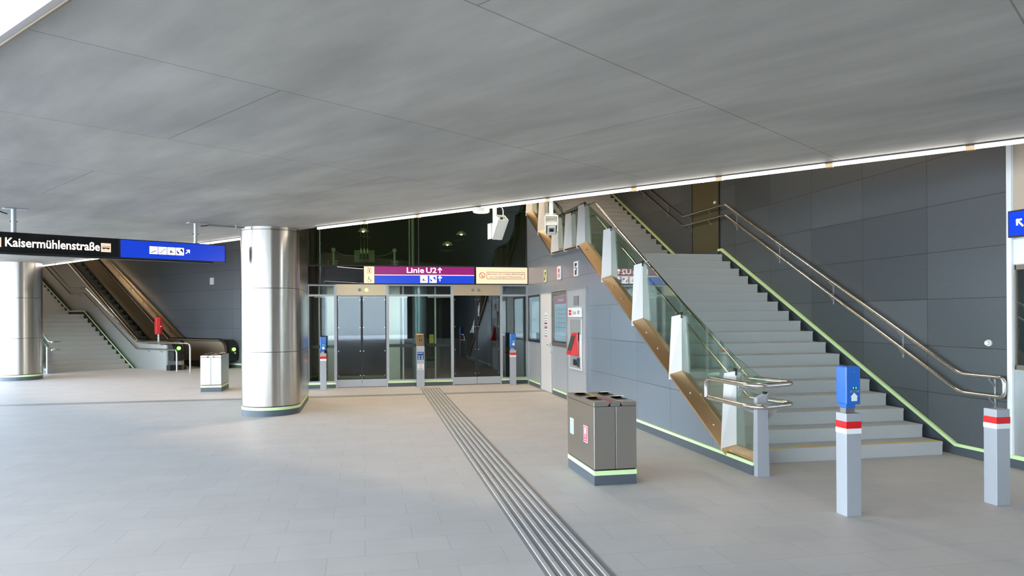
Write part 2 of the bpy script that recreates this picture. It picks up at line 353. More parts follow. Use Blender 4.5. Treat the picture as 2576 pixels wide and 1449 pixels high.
# skirtings with their luminous strip
def skirt(name, parts, lums):
    r = sthing(name); parts.build('plinth', M_plinth, r); l = lums.build('luminous_strip', M_lum, r); l['label'] = 'pale green glowing strip'; return r
skirt('baseboard_stair_wall', MB().box(3.905, 3.932, 6.78, 12.42, 0, 0.102).box(3.905, 3.932, 13.66, 14.8, 0, 0.09).box(3.905, 3.932, 15.84, 17.28, 0, 0.09),
      MB().box(3.900, 3.931, 6.78, 12.42, 0.098, 0.132).box(3.900, 3.931, 13.66, 14.8, 0.088, 0.125).box(3.900, 3.931, 15.84, 17.28, 0.088, 0.125))
k = 0.4984
def slope_y(y, z0=0.0): return z0 + 0.155 + (y - 7.29) * k
L1 = [(4.0, .10), (7.24, .10), (7.24, .135), (4.0, .135)]
rs = MB(); ls = MB()
rs.prism([(4.0, 0), (7.1, 0), (7.3, .0), (7.3, .1), (4.0, .1)], 'x', 6.765, 6.802)
rs.prism([(7.2, 0.0), (7.26, .11), (12.86, 2.90), (14.86, 2.90), (20.0, 5.46), (20.0, 4.9), (14.9, 2.4), (12.9, 2.4), (7.9, 0.0)], 'x', 6.78, 6.802)
def strip(path, w, x0, x1, mb):
    for (a, b) in zip(path[:-1], path[1:]):
        mb.prism([a, b, (b[0], b[1] + w), (a[0], a[1] + w)], 'x', x0, x1)
ls.prism([(4.0, .10), (7.25, .10), (12.87, 2.885), (13.0, 2.885), (13.0, 2.93), (12.85, 2.93), (7.235, .135), (4.0, .135)], 'x', 6.755, 6.79)
strip([(14.13, 2.885), (14.86, 2.885)], .045, 6.755, 6.79, ls); strip([(14.86, 2.885), (20.0, 5.44)], .048, 6.755, 6.79, ls)
r_ = sthing('baseboard_right'); rs.build('plinth', M_plinth, r_); ls.build('luminous_strip', M_lum, r_)
r_ = sthing('baseboard_escalator_wall', OL, PHI)
MB().box(1.98, 2.002, -8.3, -1.6, 0, .10).build('plinth', M_plinth, r_); MB().box(1.975, 2.001, -8.3, -1.6, .10, .15).build('luminous_strip', M_lum, r_)

# tactile guiding strip in the floor
tp = thing('tactile_guide_strip', 'long ribbed grey guiding strip laid in the floor towards the glass lobby', 'tactile paving', (1.32, 4.3, 0), math.radians(-0.68))
MB().box(-0.19, 0.22, -3.5, 12.45, 0.0004, 0.0025).build('base_tiles', M_tact, tp)
for i in range(6):
    x = -0.175 + i * 0.068
    MB().prism([(x, 0.001), (x + 0.034, 0.001), (x + 0.030, 0.008), (x + 0.004, 0.008)], 'y', -3.5, 12.45).build('rib', M_tact, tp)
g = MB()
for i in range(7):
    x = -0.175 + i * 0.068 - 0.030; g.box(x, x + 0.028, -3.5, 12.45, 0.001, 0.0032)
g.build('grooves', M_groove, tp)

# ------------------------------------------------------------------ line lights
def line_light(label, a, b, gaps, nm='line_light'):
    d = (b - a); L = d.length; ang = math.atan2(d.y, d.x)
    t = thing(nm, label, 'light', (a.x, a.y, CZ), ang)
    sgn = -1     # outside of the slab edge is to the right of a->b
    MB().box(0, L, sgn * 0.09, sgn * 0.0, -0.012, 0.03).build('housing', M_dark, t)
    MB().box(0, L, sgn * 0.012, sgn * 0.0, -0.03, 0.0).build('lip', M_dark, t)
    prev = 0.0
    for g_ in gaps + [L]:
        if g_ - prev > 0.1:
            MB().box(prev + 0.035, g_ - 0.035, sgn * 0.062, sgn * 0.026, -0.040, -0.013).build('tube', E_tube, t)
        if g_ < L: MB().box(g_ - 0.035, g_ + 0.035, sgn * 0.07, sgn * 0.025, -0.05, -0.013).build('joint_cap', mat('warm_cap', (240, 200, 140), 0.4), t)
        prev = g_
    return t
a_ = EB + (EA - EB).normalized() * 0.02
line_light('long white strip light under the slab edge from column to right wall', a_, EA - dAB * 1.66, [1.226, 2.398, 3.584, 4.741, 5.978, 7.015, 8.152, 9.35, 10.6])
line_light('white strip light under the slab edge left of the near column, above the escalator', E3, EB + dBC * 2.2, [8.9, 10.1, 11.3, 12.5, 13.7, 14.9, 16.1, 17.3, 18.5])
# recessed strip at the upper left of the ceiling
dT = (Vector((-1.394, 3.809)) - Vector((-1.953, 4.467))).normalized(); aT = Vector((-1.953, 4.467)) - dT * 3.5
tl = thing('recessed_strip_light', 'bright recessed strip light crossing the top left corner of the ceiling', 'light', (aT.x, aT.y, CZ), math.atan2(dT.y, dT.x))
nT = 1
MB().box(0, 9.0, -0.33, 0.0, -0.015, 0.0).build('frame', M_satin, tl)
MB().box(0, 9.0, -0.013, 0.0, -0.03, 0.0).box(0, 9.0, -0.33, -0.317, -0.03, 0.0).build('rim', M_brown, tl)
for (x0, x1) in ((0.1, 3.25), (3.42, 6.4), (6.55, 8.9)):
    MB().box(x0, x1, -0.27, -0.055, -0.022, -0.0145).build('tube', emit('recessed_tube', (255, 246, 238), 7.0), tl)

# ------------------------------------------------------------------ columns
def column(label, loc, rz, half, rad, h, seams, vse):
    t = thing('steel_column', label, 'column', loc, rz)
    def sta(r, z):
        out = [(r * math.cos(a), half + r * math.sin(a), z) for a in [math.pi * j / 24 for j in range(25)]]
        return out + [(r * math.cos(a), -half + r * math.sin(a), z) for a in [math.pi + math.pi * j / 24 for j in range(25)]]
    zs = [0.16] + seams + [h]
    for i, (z0, z1) in enumerate(zip(zs[:-1], zs[1:])):
        MB().loft([sta(rad, z0 + 0.004), sta(rad, z1 - 0.004)], True).build('cladding', M_steelcol, t)
    MB().loft([sta(rad - 0.012, 0.13), sta(rad - 0.012, h - 0.01)], True).build('core', M_dark, t)
    MB().loft([sta(rad - 0.004, 0.0), sta(rad - 0.004, 0.10)], True).build('plinth', M_plinth, t)
    MB().loft([sta(rad + 0.001, 0.10), sta(rad + 0.001, 0.148)], True).build('luminous_strip', M_lum, t)
    return t
column('near wide stainless steel column standing left of the glass lobby', (-1.57, 14.02, 0), 0, 0.94, 0.485, 6.0, [1.07, 2.14, 3.12], 0)
column('far stainless steel column at the left edge, in front of the left stairs', (-9.50, 22.36, 0), PHI, 0.5, 0.52, 3.175, [1.13, 2.21], 1)

# ------------------------------------------------------------------ right staircase
st = thing('staircase', 'wide grey terrazzo staircase rising beside the right wall', 'stairs', (5.36, 7.29, 0))
XL, XR = 4.032 - 5.36, 6.63 - 5.36; R_, T_ = 0.155, 0.311
for i in range(18):
    XL = (4.032 if i == 0 else 4.102) - 5.36
    y0 = i * T_; y1 = (i + 1) * T_ + 0.02 if i < 17 else 14.77 - 7.29 + 0.02
    z1 = (i + 1) * R_
    s_ = MB().prism([(y0, 0 if i == 0 else z1 - R_ - .02), (y0, z1 - .035), (y0 - .006, z1 - .035), (y0 - .006, z1 - .004), (y0 - .004, z1), (y1, z1), (y1, 0 if i == 0 else z1 - R_ - .02)], 'x', XL, XR).build('step', M_step, st)
    if i == 17: s_['label'] = 'landing slab'
    if i == 0: MB().box(XL, XR, 0.03, 0.075, z1 - 0.001, z1 + 0.0015).build('yellow_nosing', M_yellow, st)
YS2 = 14.77 - 7.29
for i in range(16):
    z1 = 2.79 + (i + 1) * R_
    y0 = YS2 + i * T_; MB().prism([(y0, z1 - R_ - .02), (y0, z1 - .035), (y0 - .006, z1 - .035), (y0 - .006, z1 - .004), (y0 - .004, z1), (y0 + T_ + .02, z1), (y0 + T_ + .02, z1 - R_ - .02)], 'x', XL, XR).build('step', M_step, st)
MB().box(XL, XR, YS2 + 16 * T_, 24.0 - 7.29, 2.79 + 15 * R_, 2.79 + 16 * R_).build('upper_floor', M_step, st)
# drainage string between the steps and the wall
MB().prism([(0.25, 0.0), (17.2 * T_, 2.62), (YS2, 2.62), (YS2 + 16 * T_, 5.1), (YS2 + 16 * T_, 4.8), (YS2, 2.3), (17.2 * T_, 2.3), (0.9, 0.0)], 'x', XR, 6.80 - 5.36).build('side_string', M_plinth, st)

# ------------------------------------------------------------------ glass balustrade on the stair wall
bl = thing('glass_balustrade', 'glass balustrade with folded steel posts along the right staircase', 'balustrade', (4.02, 6.72, 0))
def roof(path, mb, x0=-0.14, x1=0.14, hr=0.085):
    for (a, b) in zip(path[:-1], path[1:]):
        ra = [(x0, a[0], a[1] - .03), (x0, a[0], a[1]), (0, a[0], a[1] + hr), (x1, a[0], a[1]), (x1, a[0], a[1] - .03)]
        rb = [(x0, b[0], b[1] - .03), (x0, b[0], b[1]), (0, b[0], b[1] + hr), (x1, b[0], b[1]), (x1, b[0], b[1] - .03)]
        mb.loft([ra, rb])
Y0 = 6.72
cp = MB(); roof([(6.80 - Y0, .165), (7.34 - Y0, .175)], cp, x0=-0.09, x1=0.012, hr=0.045); roof([(7.32 - Y0, .14), (12.78 - Y0, 2.94)], cp); cp.build('coping', M_brass, bl)
cp = MB(); roof([(12.78 - Y0, 2.94), (14.80 - Y0, 2.98)], cp, hr=0.05); cp.build('coping', M_brass, bl)
cp = MB(); roof([(14.80 - Y0, 2.98), (17.25 - Y0, 4.20)], cp); cp.build('coping', M_brass, bl)
def wz(y):   # top of the stair wall
    if y < 7.32: return 0.13
    if y < 12.78: return 0.14 + (y - 7.32) * (2.80 / 5.46)
    if y < 14.8: return 2.94 + (y - 12.78) * 0.02
    return 2.98 + (y - 14.8) * 0.498
def tz(y): return wz(y)
posts = [(6.735, 0.0, 0.83), (7.33, 0.15, 1.03), (8.72, None, 1.66), (10.04, None, 2.42), (11.42, None, 3.10), (12.85, None, 3.72), (13.72, None, 3.68), (14.72, None, 3.74), (15.9, None, 4.35), (17.1, None, 4.95)]
for (y, zb, zt) in posts:
    zb = wz(y) - 0.04 if zb is None else zb
    hb, ht = (0.15, 0.105) if y > 7 else (0.13, 0.10)
    ly = y - Y0
    def sec(h, z, dz=0.0): return [(-h, ly + 0.06, z - dz), (0, ly - 0.015, z), (h, ly + 0.06, z - dz), (h, ly + 0.068, z - dz), (0, ly + 0.0, z), (-h, ly + 0.068, z - dz)]
    if y < 7: lo_, hi_ = [(-.105, 6.705 - Y0, 0), (.030, 6.705 - Y0, 0), (.030, 6.80 - Y0, 0), (-.105, 6.80 - Y0, 0)], [(-.10, 6.715 - Y0, .80), (.012, 6.715 - Y0, .845), (.012, 6.78 - Y0, .845), (-.10, 6.78 - Y0, .80)]
    p = (MB().loft([lo_, hi_]) if y < 7 else MB().loft([sec(hb, zb), sec(ht, zt, 0.03)])).build('post', M_light if y > 7 else M_post, bl)
    MB().box(-0.012, 0.012, ly - 0.02, ly + 0.03, zt - 0.05, zt + 0.03).build('glass_clamp', M_black, p)
    for zz in (0.0, -0.25): MB().prism([(0.02, zt - 0.06 + zz), (0.115, zt + 0.055 + zz), (0.02, zt + zz)], 'y', ly + 0.01, ly + 0.022).build('bracket', M_satin, p)
ys = [p[0] for p in posts]
def gtop(y):
    if y < 6.9: return 0.98
    if y < 12.75: return 0.98 + (y - 6.9) * (3.76 - 0.98) / (12.75 - 6.9) if y > 7 else 0.98
    if y < 14.7: return 3.76
    return 3.76 + (y - 14.7) * 0.498
for a, b in zip(ys[:-1], ys[1:]):
    la, lb = a + 0.008 - Y0, b - 0.008 - Y0
    zb_a, zb_b = max(wz(a), 0.13) + 0.07, wz(b - 0.01) + 0.07
    MB().prism([(la, zb_a), (lb, zb_b), (lb, gtop(b - .01)), (la, gtop(a + .01))], 'x', -0.006, 0.006).build('glass_pane', G_clear, bl)
RX = 4.14 - 4.02
def nz(y): return slope_y(y)
up_path = [(RX, 7.30 - Y0, nz(7.30) + .80), (RX, 12.62 - Y0, nz(12.62) + .90), (RX, 14.68 - Y0, 3.76), (RX, 17.6 - Y0, 3.76 + 2.92 * k)]
lo_path = [(RX, 7.30 - Y0, nz(7.30) + .59), (RX, 12.62 - Y0, nz(12.62) + .67), (RX, 14.68 - Y0, 3.53), (RX, 17.6 - Y0, 3.53 + 2.92 * k)]
# the rails run level round the end post and join outside it
upF = [Vector((-0.28, 7.45 - Y0, .74)), Vector((-0.30, 7.45 - Y0, .95)), Vector((-0.30, 6.56 - Y0, .95)), Vector((-0.20, 6.44 - Y0, .95)), Vector((0.24, 6.60 - Y0, .95)), Vector((0.22, 6.74 - Y0, .95)), Vector((RX, 7.22 - Y0, .95)), Vector(up_path[0])]
MB().tube(rounded([up_path[0]] + [Vector(p) for p in up_path[1:]], 0.12), 0.0215, 14).build('handrail', M_polish, bl)
MB().tube(rounded(lo_path, 0.12), 0.019, 14).build('lower_handrail', M_polish, bl)
lp = [(-0.28, 7.20 - Y0, .74), (-0.29, 7.45 - Y0, .74), (-0.29, 7.45 - Y0, .95), (-0.29, 6.55 - Y0, .95), (-0.20, 6.44 - Y0, .95), (0.25, 6.62 - Y0, .95), (0.22, 6.84 - Y0, .95), (RX, 7.31 - Y0, .955)]
lo = [(-0.29, 7.40 - Y0, .74), (-0.29, 6.55 - Y0, .74), (-0.20, 6.44 - Y0, .74), (0.25, 6.62 - Y0, .74), (0.22, 6.84 - Y0, .74), (RX, 7.31 - Y0, .745)]
MB().tube(rounded(lp[1:], 0.10, 7), 0.027, 16).tube(rounded(lo, 0.10, 7), 0.027, 16).build('end_loop_rail', M_polish, bl)
for q in ([(-0.27, .93), (-0.05, .86), (-0.05, .84), (-0.27, .90)], [(-0.27, .72), (-0.05, .65), (-0.05, .62), (-0.27, .69)], [(0.21, .93), (0.05, .82), (0.05, .76), (0.21, .91)], [(0.21, .72), (0.05, .61), (0.05, .55), (0.21, .70)]):
    MB().prism(q, 'y', 6.78 - Y0, 6.79 - Y0).build('loop_bracket', M_satin, bl)
for y in [7.7, 8.3, 9.3, 9.7, 10.7, 11.1, 12.1, 12.5]:
    c = Vector((-0.075, y - Y0, wz(y) + 0.040)); MB().cyl(c, c + Vector((-0.008, 0, 0.012)), 0.011, n=10).build('coping_bolt', M_polish, bl)

# ------------------------------------------------------------------ wall handrail, right
wr = thing('wall_handrail', 'double stainless handrail fixed to the dark right wall', 'handrail', (6.8, 6.65, 0))
W0 = 6.65; hx = -0.09
def rz1(y): return nz(y) + 0.95 - 0.03
upw = [(hx, 6.66 - W0, .955), (hx, 7.12 - W0, .955), (hx, 12.62 - W0, 3.745), (hx, 14.45 - W0, 3.76), (hx, 17.9 - W0, 3.76 + 3.45 * k)]
low = [(hx, 6.66 - W0, .745), (hx, 7.12 - W0, .745), (hx, 12.62 - W0, 3.545), (hx, 14.45 - W0, 3.56), (hx, 17.9 - W0, 3.56 + 3.45 * k)]
MB().tube(rounded(upw[1:] and [upw[0]] + upw[1:], 0.10), 0.021, 14).build('upper_rail', M_polish, wr)
MB().tube(rounded([low[0]] + low[1:], 0.10), 0.021, 14).build('lower_rail', M_polish, wr)
MB().tube(rounded([(hx, 6.665 - W0, .955), (hx, 6.53 - W0, .955), (hx, 6.53 - W0, .745), (hx, 6.665 - W0, .745)], 0.12, 8), 0.021, 14).build('end_bend', M_polish, wr)
for y in [6.72, 8.1, 9.5, 10.9, 12.3, 13.3, 14.2, 15.4, 16.8]:
    if y < 7.12: zu, zl = .955, .745
    elif y < 12.62: zu = .955 + (y - 7.12) * 2.79 / 5.5; zl = zu - .205
    elif y < 14.45: zu, zl = 3.75, 3.55
    else: zu = 3.76 + (y - 14.45) * k; zl = zu - .2
    b_ = MB()
    b_.box(-0.014, -0.004, y - W0 - .012, y - W0 + .012, zl - .16, zu - .02)
    for z in (zu, zl): b_.prism([(hx, z - .02), (hx, z - .032), (-0.01, z - .12), (-0.01, z - .09)], 'y', y - W0 - .008, y - W0 + .008)
    b_.build('bracket', M_satin, wr)

# landing door in the right wall
dr = sthing('door_1', (6.8, 13.57, 2.79))
MB().box(-0.015, 0.03, -0.57, 0.57, 0.0, 2.35).build('leaf', M_olive, dr)
MB().box(-0.02, 0.02, -0.60, -0.565, 0, 2.4).box(-0.02, 0.02, 0.565, 0.60, 0, 2.4).box(-0.02, 0.02, -0.6, 0.6, 2.35, 2.4).build('door_frame', M_dark, dr)
ns = thing('door_notice', 'small white notice high on the landing door', 'sign', (6.78, 13.55, 4.40))
F = Face(ns, (0, 0.11, -0.07), (0, -1, 0), (0, 0, 1), .22, .14); F.rect('plate', 0, 0, .22, .14, M_white); F.polys('print_lines', [rectp(.02, .03 + i * .03, .20, .045 + i * .03) for i in range(3)], M_grey, 2)
ns = thing('door_plate', 'tiny white plate on the landing door above the handrail', 'sign', (6.78, 13.15, 3.86))
F = Face(ns, (0, 0.05, -0.02), (0, -1, 0), (0, 0, 1), .1, .04); F.rect('plate', 0, 0, .10, .045, M_white)
dl = thing('wall_button_lamp', 'round white lamp on the dark wall beside the kiosk', 'lamp', (6.8, 6.80, 1.32))
MB().cyl((0.0, 0, 0), (-0.02, 0, 0), .036).build('base_ring', M_white, dl); MB().cyl((-0.02, 0, 0), (-0.045, 0, 0), .03, .024).build('lens', M_white, dl)

# ------------------------------------------------------------------ kiosk front at the right edge
wk = sthing('wall_kiosk', (6.8, 6.5, 0))
MB().box(0.0, 0.3, -2.6, 0.0, 0.16, 3.6).build('lining', M_light, wk)
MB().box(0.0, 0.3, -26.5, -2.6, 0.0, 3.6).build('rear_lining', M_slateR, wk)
MB().box(-0.05, 0.02, -0.03, 0.03, 0.14, 3.45).build('corner_profile', M_white, wk)
MB().box(-0.025, 0.0, -2.6, -0.03, 0.14, 1.05).build('lower_panel', M_satin, wk)
MB().box(-0.02, 0.0, -2.6, -0.03, 2.17, 2.43).build('white_panel', M_white, wk)
MB().box(-0.02, 0.0, -2.6, -0.03, 2.74, 3.6).build('upper_panel', mat('beige_panel', (190, 172, 150), 0.45), wk)
MB().box(-0.03, 0.05, -2.6, 0.03, 0, 0.10).build('plinth', M_plinth, wk); MB().box(-0.035, 0.05, -2.6, 0.03, 0.10, 0.14).build('luminous_strip', M_lum, wk)
w1 = sthing('window_1', (6.8, 6.45, 1.05))
MB().box(-0.03, -0.001, -2.5, 0.0, 0, .05).box(-0.03, -0.001, -2.5, 0.0, 1.06, 1.11).box(-0.03, -0.001, -0.012, 0.0, 0, 1.11).build('frame', M_brown, w1)
MB().box(-0.018, -0.012, -2.5, -0.012, .05, 1.06).build('pane', G_case, w1)
MB().box(-0.010, -0.002, -2.5, -0.012, .05, 1.06).build('blind', M_dark, w1)
sg = thing('blue_direction_sign', 'blue sign with white arrow at the right edge above the kiosk window', 'sign', (6.8, 6.47, 2.45))
MB().box(-0.09, 0.0, -1.7, 0, 0, .28).build('case', M_dark, sg)
F = Face(sg, (-0.09, -0.012, 0.015), (0, -1, 0), (0, 0, 1), 1.6, .25); F.rect('face', 0, 0, 1.6, .25, E_blue)
F.polys('arrow', rot2(arrow_up(.14, .075, .11), .14, .12, math.radians(45)), E_white, 2)

# ------------------------------------------------------------------ glass lobby front (plane Y = 17.3)
FY = 17.3
def fbox(mb, x0, x1, z0, z1, d0=-0.03, d1=0.03): mb.box(x0, x1, FY + d0, FY + d1, z0, z1)
def baywin(idx, x0, x1, midrail=True):
    w = sthing('window_%d' % idx, ((x0 + x1) / 2, FY, 0)); m = MB()
    for a in (x0, x1 - 0.035): fbox(m, a, a + 0.035, 0.13, 2.41)
    fbox(m, x0 + .035, x1 - .035, 0.13, 0.165); fbox(m, x0 + .035, x1 - .035, 2.13, 2.175); fbox(m, x0 + .035, x1 - .035, 2.375, 2.41)
    m.build('frame', M_satin, w, world=True)
    g_ = MB(); fbox(g_, x0 + .035, x1 - .035, .165, 2.13, -.006, .006); g_.build('pane', G_bay, w, world=True)
    g_ = MB(); fbox(g_, x0 + .035, x1 - .035, 2.175, 2.375, -.006, .006); g_.build('fanlight', G_bay, w, world=True)
    if midrail: g_ = MB(); fbox(g_, x0 + .035, x1 - .035, .93, 1.0, .008, .03); g_.build('midrail', M_dark, w, world=True)
    g_ = MB(); fbox(g_, x0, x1, 0, .09, -.04, .05); g_.build('plinth', M_plinth, w, world=True)
    g_ = MB(); fbox(g_, x0, x1, .088, .13, -.045, .045); g_.build('luminous_strip', M_lum, w, world=True)
    return w
baywin(2, -1.27, -.64); baywin(3, .55, 2.08); baywin(4, 3.27, 3.93, False)
def slidedoor(idx, x0, x1, lampx, lit):
    xm = (x0 + x1) / 2
    d = sthing('door_%d' % idx, (xm, FY, 0))
    m = MB(); fbox(m, x0, x0 + .03, 0, 2.41, -.05, .05); fbox(m, x1 - .03, x1, 0, 2.41, -.05, .05); m.build('door_frame', M_satin, d, world=True)
    m = MB(); fbox(m, x0 + .03, x1 - .03, 2.15, 2.41, -.045, .04); m.build('header', mat('header_steel', (200, 176, 144), .34, .9), d, world=True)
    for a, b in ((x0 + .03, xm - .004), (xm + .004, x1 - .03)):
        m = MB(); fbox(m, a, b, .02, .19, -.02, .02); lf = m.build('kick_panel', M_satin, d, world=True)
        m = MB(); fbox(m, a, a + .022, .19, 2.15, -.012, .012); fbox(m, b - .022, b, .19, 2.15, -.012, .012); fbox(m, a, b, .19, .215, -.012, .012); m.build('leaf_edge', M_black if True else M_dark, d, world=True)
        m = MB(); fbox(m, a + .022, b - .022, .215, 2.15, -.006, .006); m.build('glass_leaf', G_door, d, world=True)
        m = MB()
        for z in (.28, .85, 1.4, 2.05):
            for x in (a + .035, b - .035): m.cyl((x, FY - .012, z), (x, FY + .012, z), .010, n=10)
        m.build('point_fixings', M_polish, d, world=True)
    for j, (lx) in enumerate(lampx):
        m = MB(); m.cyl((lx, FY - .058, 2.28), (lx, FY - .044, 2.28), .038); m.build('signal_lamp', E_green if (lit and j == 1) else M_grey, d, world=True)
slidedoor(2, -.64, .55, (-.09, .065), True); slidedoor(3, 2.08, 3.27, (2.58, 2.72), False)
# transom with light signs
ls_ = thing('line_sign', 'backlit purple and blue sign reading Linie U2 over the lobby doors', 'sign', (0.0, FY, 2.42))
MB().box(-0.0, 2.62, -.10, .03, 0.0, .42).build('case', M_dark, ls_)
F = Face(ls_, (0.0, -.10, .012), (1, 0, 0), (0, 0, 1), 2.62, .40)
F.rect('white_field', .012, 0, .248, .395, E_cream)
F.rect('purple_field', .258, .205, 2.605, .395, E_purple); F.rect('blue_field', .258, 0, 2.605, .190, E_blue); F.rect('dividing_line', .258, .191, 2.60, .204, E_white, 1)
F.text('Linie', 1.00, .247, .405, .130, E_white, 2, bold=.013); F.text('U2', 1.455, .247, .245, .130, E_white, 2, bold=.013)
F.polys('arrow', arrow_up(1.78, .250, .125), E_white, 2); F.polys('arrow', arrow_up(1.78, .055, .125), E_white, 2)
pn = F.rect('train_panel', 1.315, .018, 1.49, .182, E_white, 2); F.polys('train_symbol', train(1.315, .018, .17), M_black, 3)
F.rect('rail_panel', 1.53, .018, 1.70, .182, E_white, 2); F.polys('rail_symbol', swirl(1.53, .018, .165), E_blue, 3)
lf = [rectp(.085, .235, .180, .24), rectp(.085, .235, .09, .325), rectp(.175, .235, .180, .325), rectp(.085, .32, .180, .325), rectp(.125, .255, .14, .295), circ(.1325, .305, .010, 10)]
lf += [bar(.108, .335, .108, .365, .006), bar(.108, .368, .097, .352, .006), bar(.108, .368, .119, .352, .006), bar(.152, .365, .152, .335, .006), bar(.152, .332, .163, .348, .006), bar(.152, .332, .141, .348, .006)]
F.polys('lift_symbol', lf, M_black, 2)
wcs = ringp(.128, .065, .030, .036, 16)[5:] + [circ(.118, .150, .010, 10), bar(.118, .135, .122, .09, .010), bar(.122, .092, .160, .092, .008), bar(.160, .092, .172, .045, .008), bar(.119, .118, .148, .118, .006), bar(.172, .045, .186, .05, .006)]
F.polys('wheelchair_symbol', wcs, M_black, 2)
ts = thing('ticket_notice_sign', 'backlit cream sign forbidding the platform without a valid ticket', 'sign', (2.64, FY, 2.42))
MB().box(0, 1.285, -.10, .03, 0, .42).build('case', M_dark, ts)
F = Face(ts, (0, -.10, .012), (1, 0, 0), (0, 0, 1), 1.3, .4); F.rect('cream_field', .012, 0, 1.272, .395, E_cream)
F.polys('prohibition_symbol', ringp(.155, .20, .060, .072) + [bar(.112, .245, .198, .157, .010)], M_red, 2)
F.polys('dog_mark', [[(.14, .17), (.16, .165), (.17, .19), (.155, .185)]], M_black, 2)
fr_ = [rectp(.27, .115, 1.20, .123), rectp(.27, .272, 1.20, .28), rectp(.262, .12, .270, .275), rectp(1.20, .12, 1.208, .275)]
F.polys('text_frame', fr_, M_dark, 2); F.text('Betreten des U-Bahn-Bahnsteigs', .295, .205, .885, .046, M_grey, 2, bold=.01); F.text('nur mit gültigem Fahrausweis', .345, .140, .78, .046, M_grey, 2, bold=.01)
w5 = sthing('window_5', (-.64, FY, 2.42))
MB().box(-1.27, 0.0, FY - .035, FY + .03, 2.40, 2.425).box(-1.27, 0, FY - .03, FY + .03, 2.83, 2.85).box(-1.285, -1.25, FY - .04, FY + .03, 0.13, 7.9).build('frame', M_dark, w5, world=True)
MB().box(-1.25, 0.0, FY - .006, FY + .006, 2.425, 2.83).build('pane', glass('opaque_black_glass', (0.06, 0.07, 0.07, 1), gain=2.0), w5, world=True)
w6 = sthing('window_6', (1.3, FY, 2.85))
m = MB()
for x in (-1.25, 1.275, 3.90): m.box(x, x + .022, FY - .02, FY + .02, 2.86, 7.9)
m.box(-1.27, 3.93, FY - .03, FY + .02, 2.845, 2.86).box(-1.27, 3.93, FY - .02, FY + .02, 4.2, 4.215)
m.build('frame', M_dark, w6, world=True)
for a, b in ((-1.228, 1.275), (1.297, 3.90)): MB().box(a, b, FY - .006, FY + .006, 2.86, 7.9).build('pane', G_up, w6, world=True)
# lobby behind the glass
struct(MB().box(-1.45, -1.28, FY, 23.4, 0, 8.0).build('wall_lobby_left', M_wallint))
struct(MB().box(-1.28, 3.93, 23.2, 23.4, 0, 8.0).build('wall_lobby_back', M_wallint))
struct(MB().box(-1.28, 3.93, FY + .05, 23.2, 2.45, 2.6).build('ceiling_lobby', M_roof))
struct(MB().box(-1.28, 3.93, 20.2, 20.3, 2.6, 8.0).box(-1.27, -1.25, FY + .05, 20.2, 2.6, 8.0).box(3.90, 3.92, FY + .05, 20.2, 2.6, 8.0).build('wall_shaft', M_shaft))
# pale lift portal and posts inside
lp_ = thing('lift_portal', 'pale lift portal standing behind the left half of the lobby glass', 'lift', (0, 18.6, 0))
for a, b, m_ in ((-1.10, -1.065, M_white), (-.895, -.71, M_pale), (.622, .90, M_pale), (.962, 1.000, M_white)):
    MB().box(a, b, -.03, .03, 0, 2.42).build('portal_post' if b - a < .1 else 'portal_panel', m_, lp_)
MB().box(-1.2, 1.10, .0, .04, 2.13, 2.20).build('portal_head', M_pale, lp_)
MB().box(-.72, .60, .05, .09, 0, 2.13).build('lift_door', M_dark, lp_); MB().box(-.70, .66, .04, .05, 0.05, .17).build('threshold_strip', M_lum, lp_)
ic = thing('lobby_column', 'blue-grey round column inside the lobby behind the call pillar', 'column', (1.40, 18.7, 0))
MB().cyl((0, 0, 0), (0, 0, 2.45), .185, n=32).build('shaft', mat('blue_grey_steel', (130, 150, 158), .3, .6), ic)
sc_ = thing('inner_screen', 'pale metal screen posts inside the lobby right of the blue-grey column', 'screen', (1.78, 18.6, 0))
for a, b in ((0.0, .04), (.42, .52)): MB().box(a, b, -.02, .02, 0, 2.4).build('post', M_pale, sc_)
MB().box(-.17, .52, -.02, .02, 2.13, 2.19).build('top_bar', M_pale, sc_); MB().box(.04, .42, -.004, .004, .1, 2.12).build('pane', G_bay, sc_)
st_ = thing('yellow_marker', 'yellow-green marker panel inside the lobby right of the column', 'marker', (1.70, 18.2, .98)); MB().box(-.09, .02, 0, .02, 0, .22).build('plate', mat('marker_yellow', (190, 196, 60), .5), st_); MB().box(-.045, -.025, .004, .016, -.98, 0).build('stem', M_dark, st_)
# lift machinery in the shaft
mc = thing('lift_car_frame', 'steel lift frame with sagging chain and rope box above the lobby', 'lift', (0, 18.3, 2.6))
MB().box(-.75, 1.0, .02, .10, .33, .50).build('cross_beam', M_dark, mc)
for x in (-.72, .76): MB().box(x - .025, x + .025, -.05, .0, .2, .70).build('guide_post', M_satin, mc)
for x in (-.72, .76):
    MB().cyl((x, -.06, .70), (x, .0, .70), .05, n=18).build('pulley', M_satin, mc)
MB().box(-.22, .27, -.04, .02, .40, .70).build('rope_box', mat('green_grey_box', (110, 118, 92), .5), mc)
for i, x in enumerate((-.06, .02, .10)):
    MB().cyl((x, -.05, .62), (x, -.05, 4.5), .006, n=6).build('rope', M_grey, mc)
    MB().cyl((x, -.055, .62), (x, -.055, .74), .014, n=8).build('rope_socket', M_cream, mc)
    MB().cyl((x, -.055, .62), (x, -.055, .48), .008, .045, n=8).build('rope_anchor', M_dark, mc)
for x0, x1 in ((-.70, -.22), (.27, .74)):
    pts = [(x0 + (x1 - x0) * t, -.05, (.68 if x0 < 0 else .56) + ((.56 - .68) if x0 < 0 else (.12)) * t - .05 * math.sin(math.pi * t)) for t in [i / 8 for i in range(9)]]
    MB().tube(pts, .006, 6).build('chain', M_grey, mc)
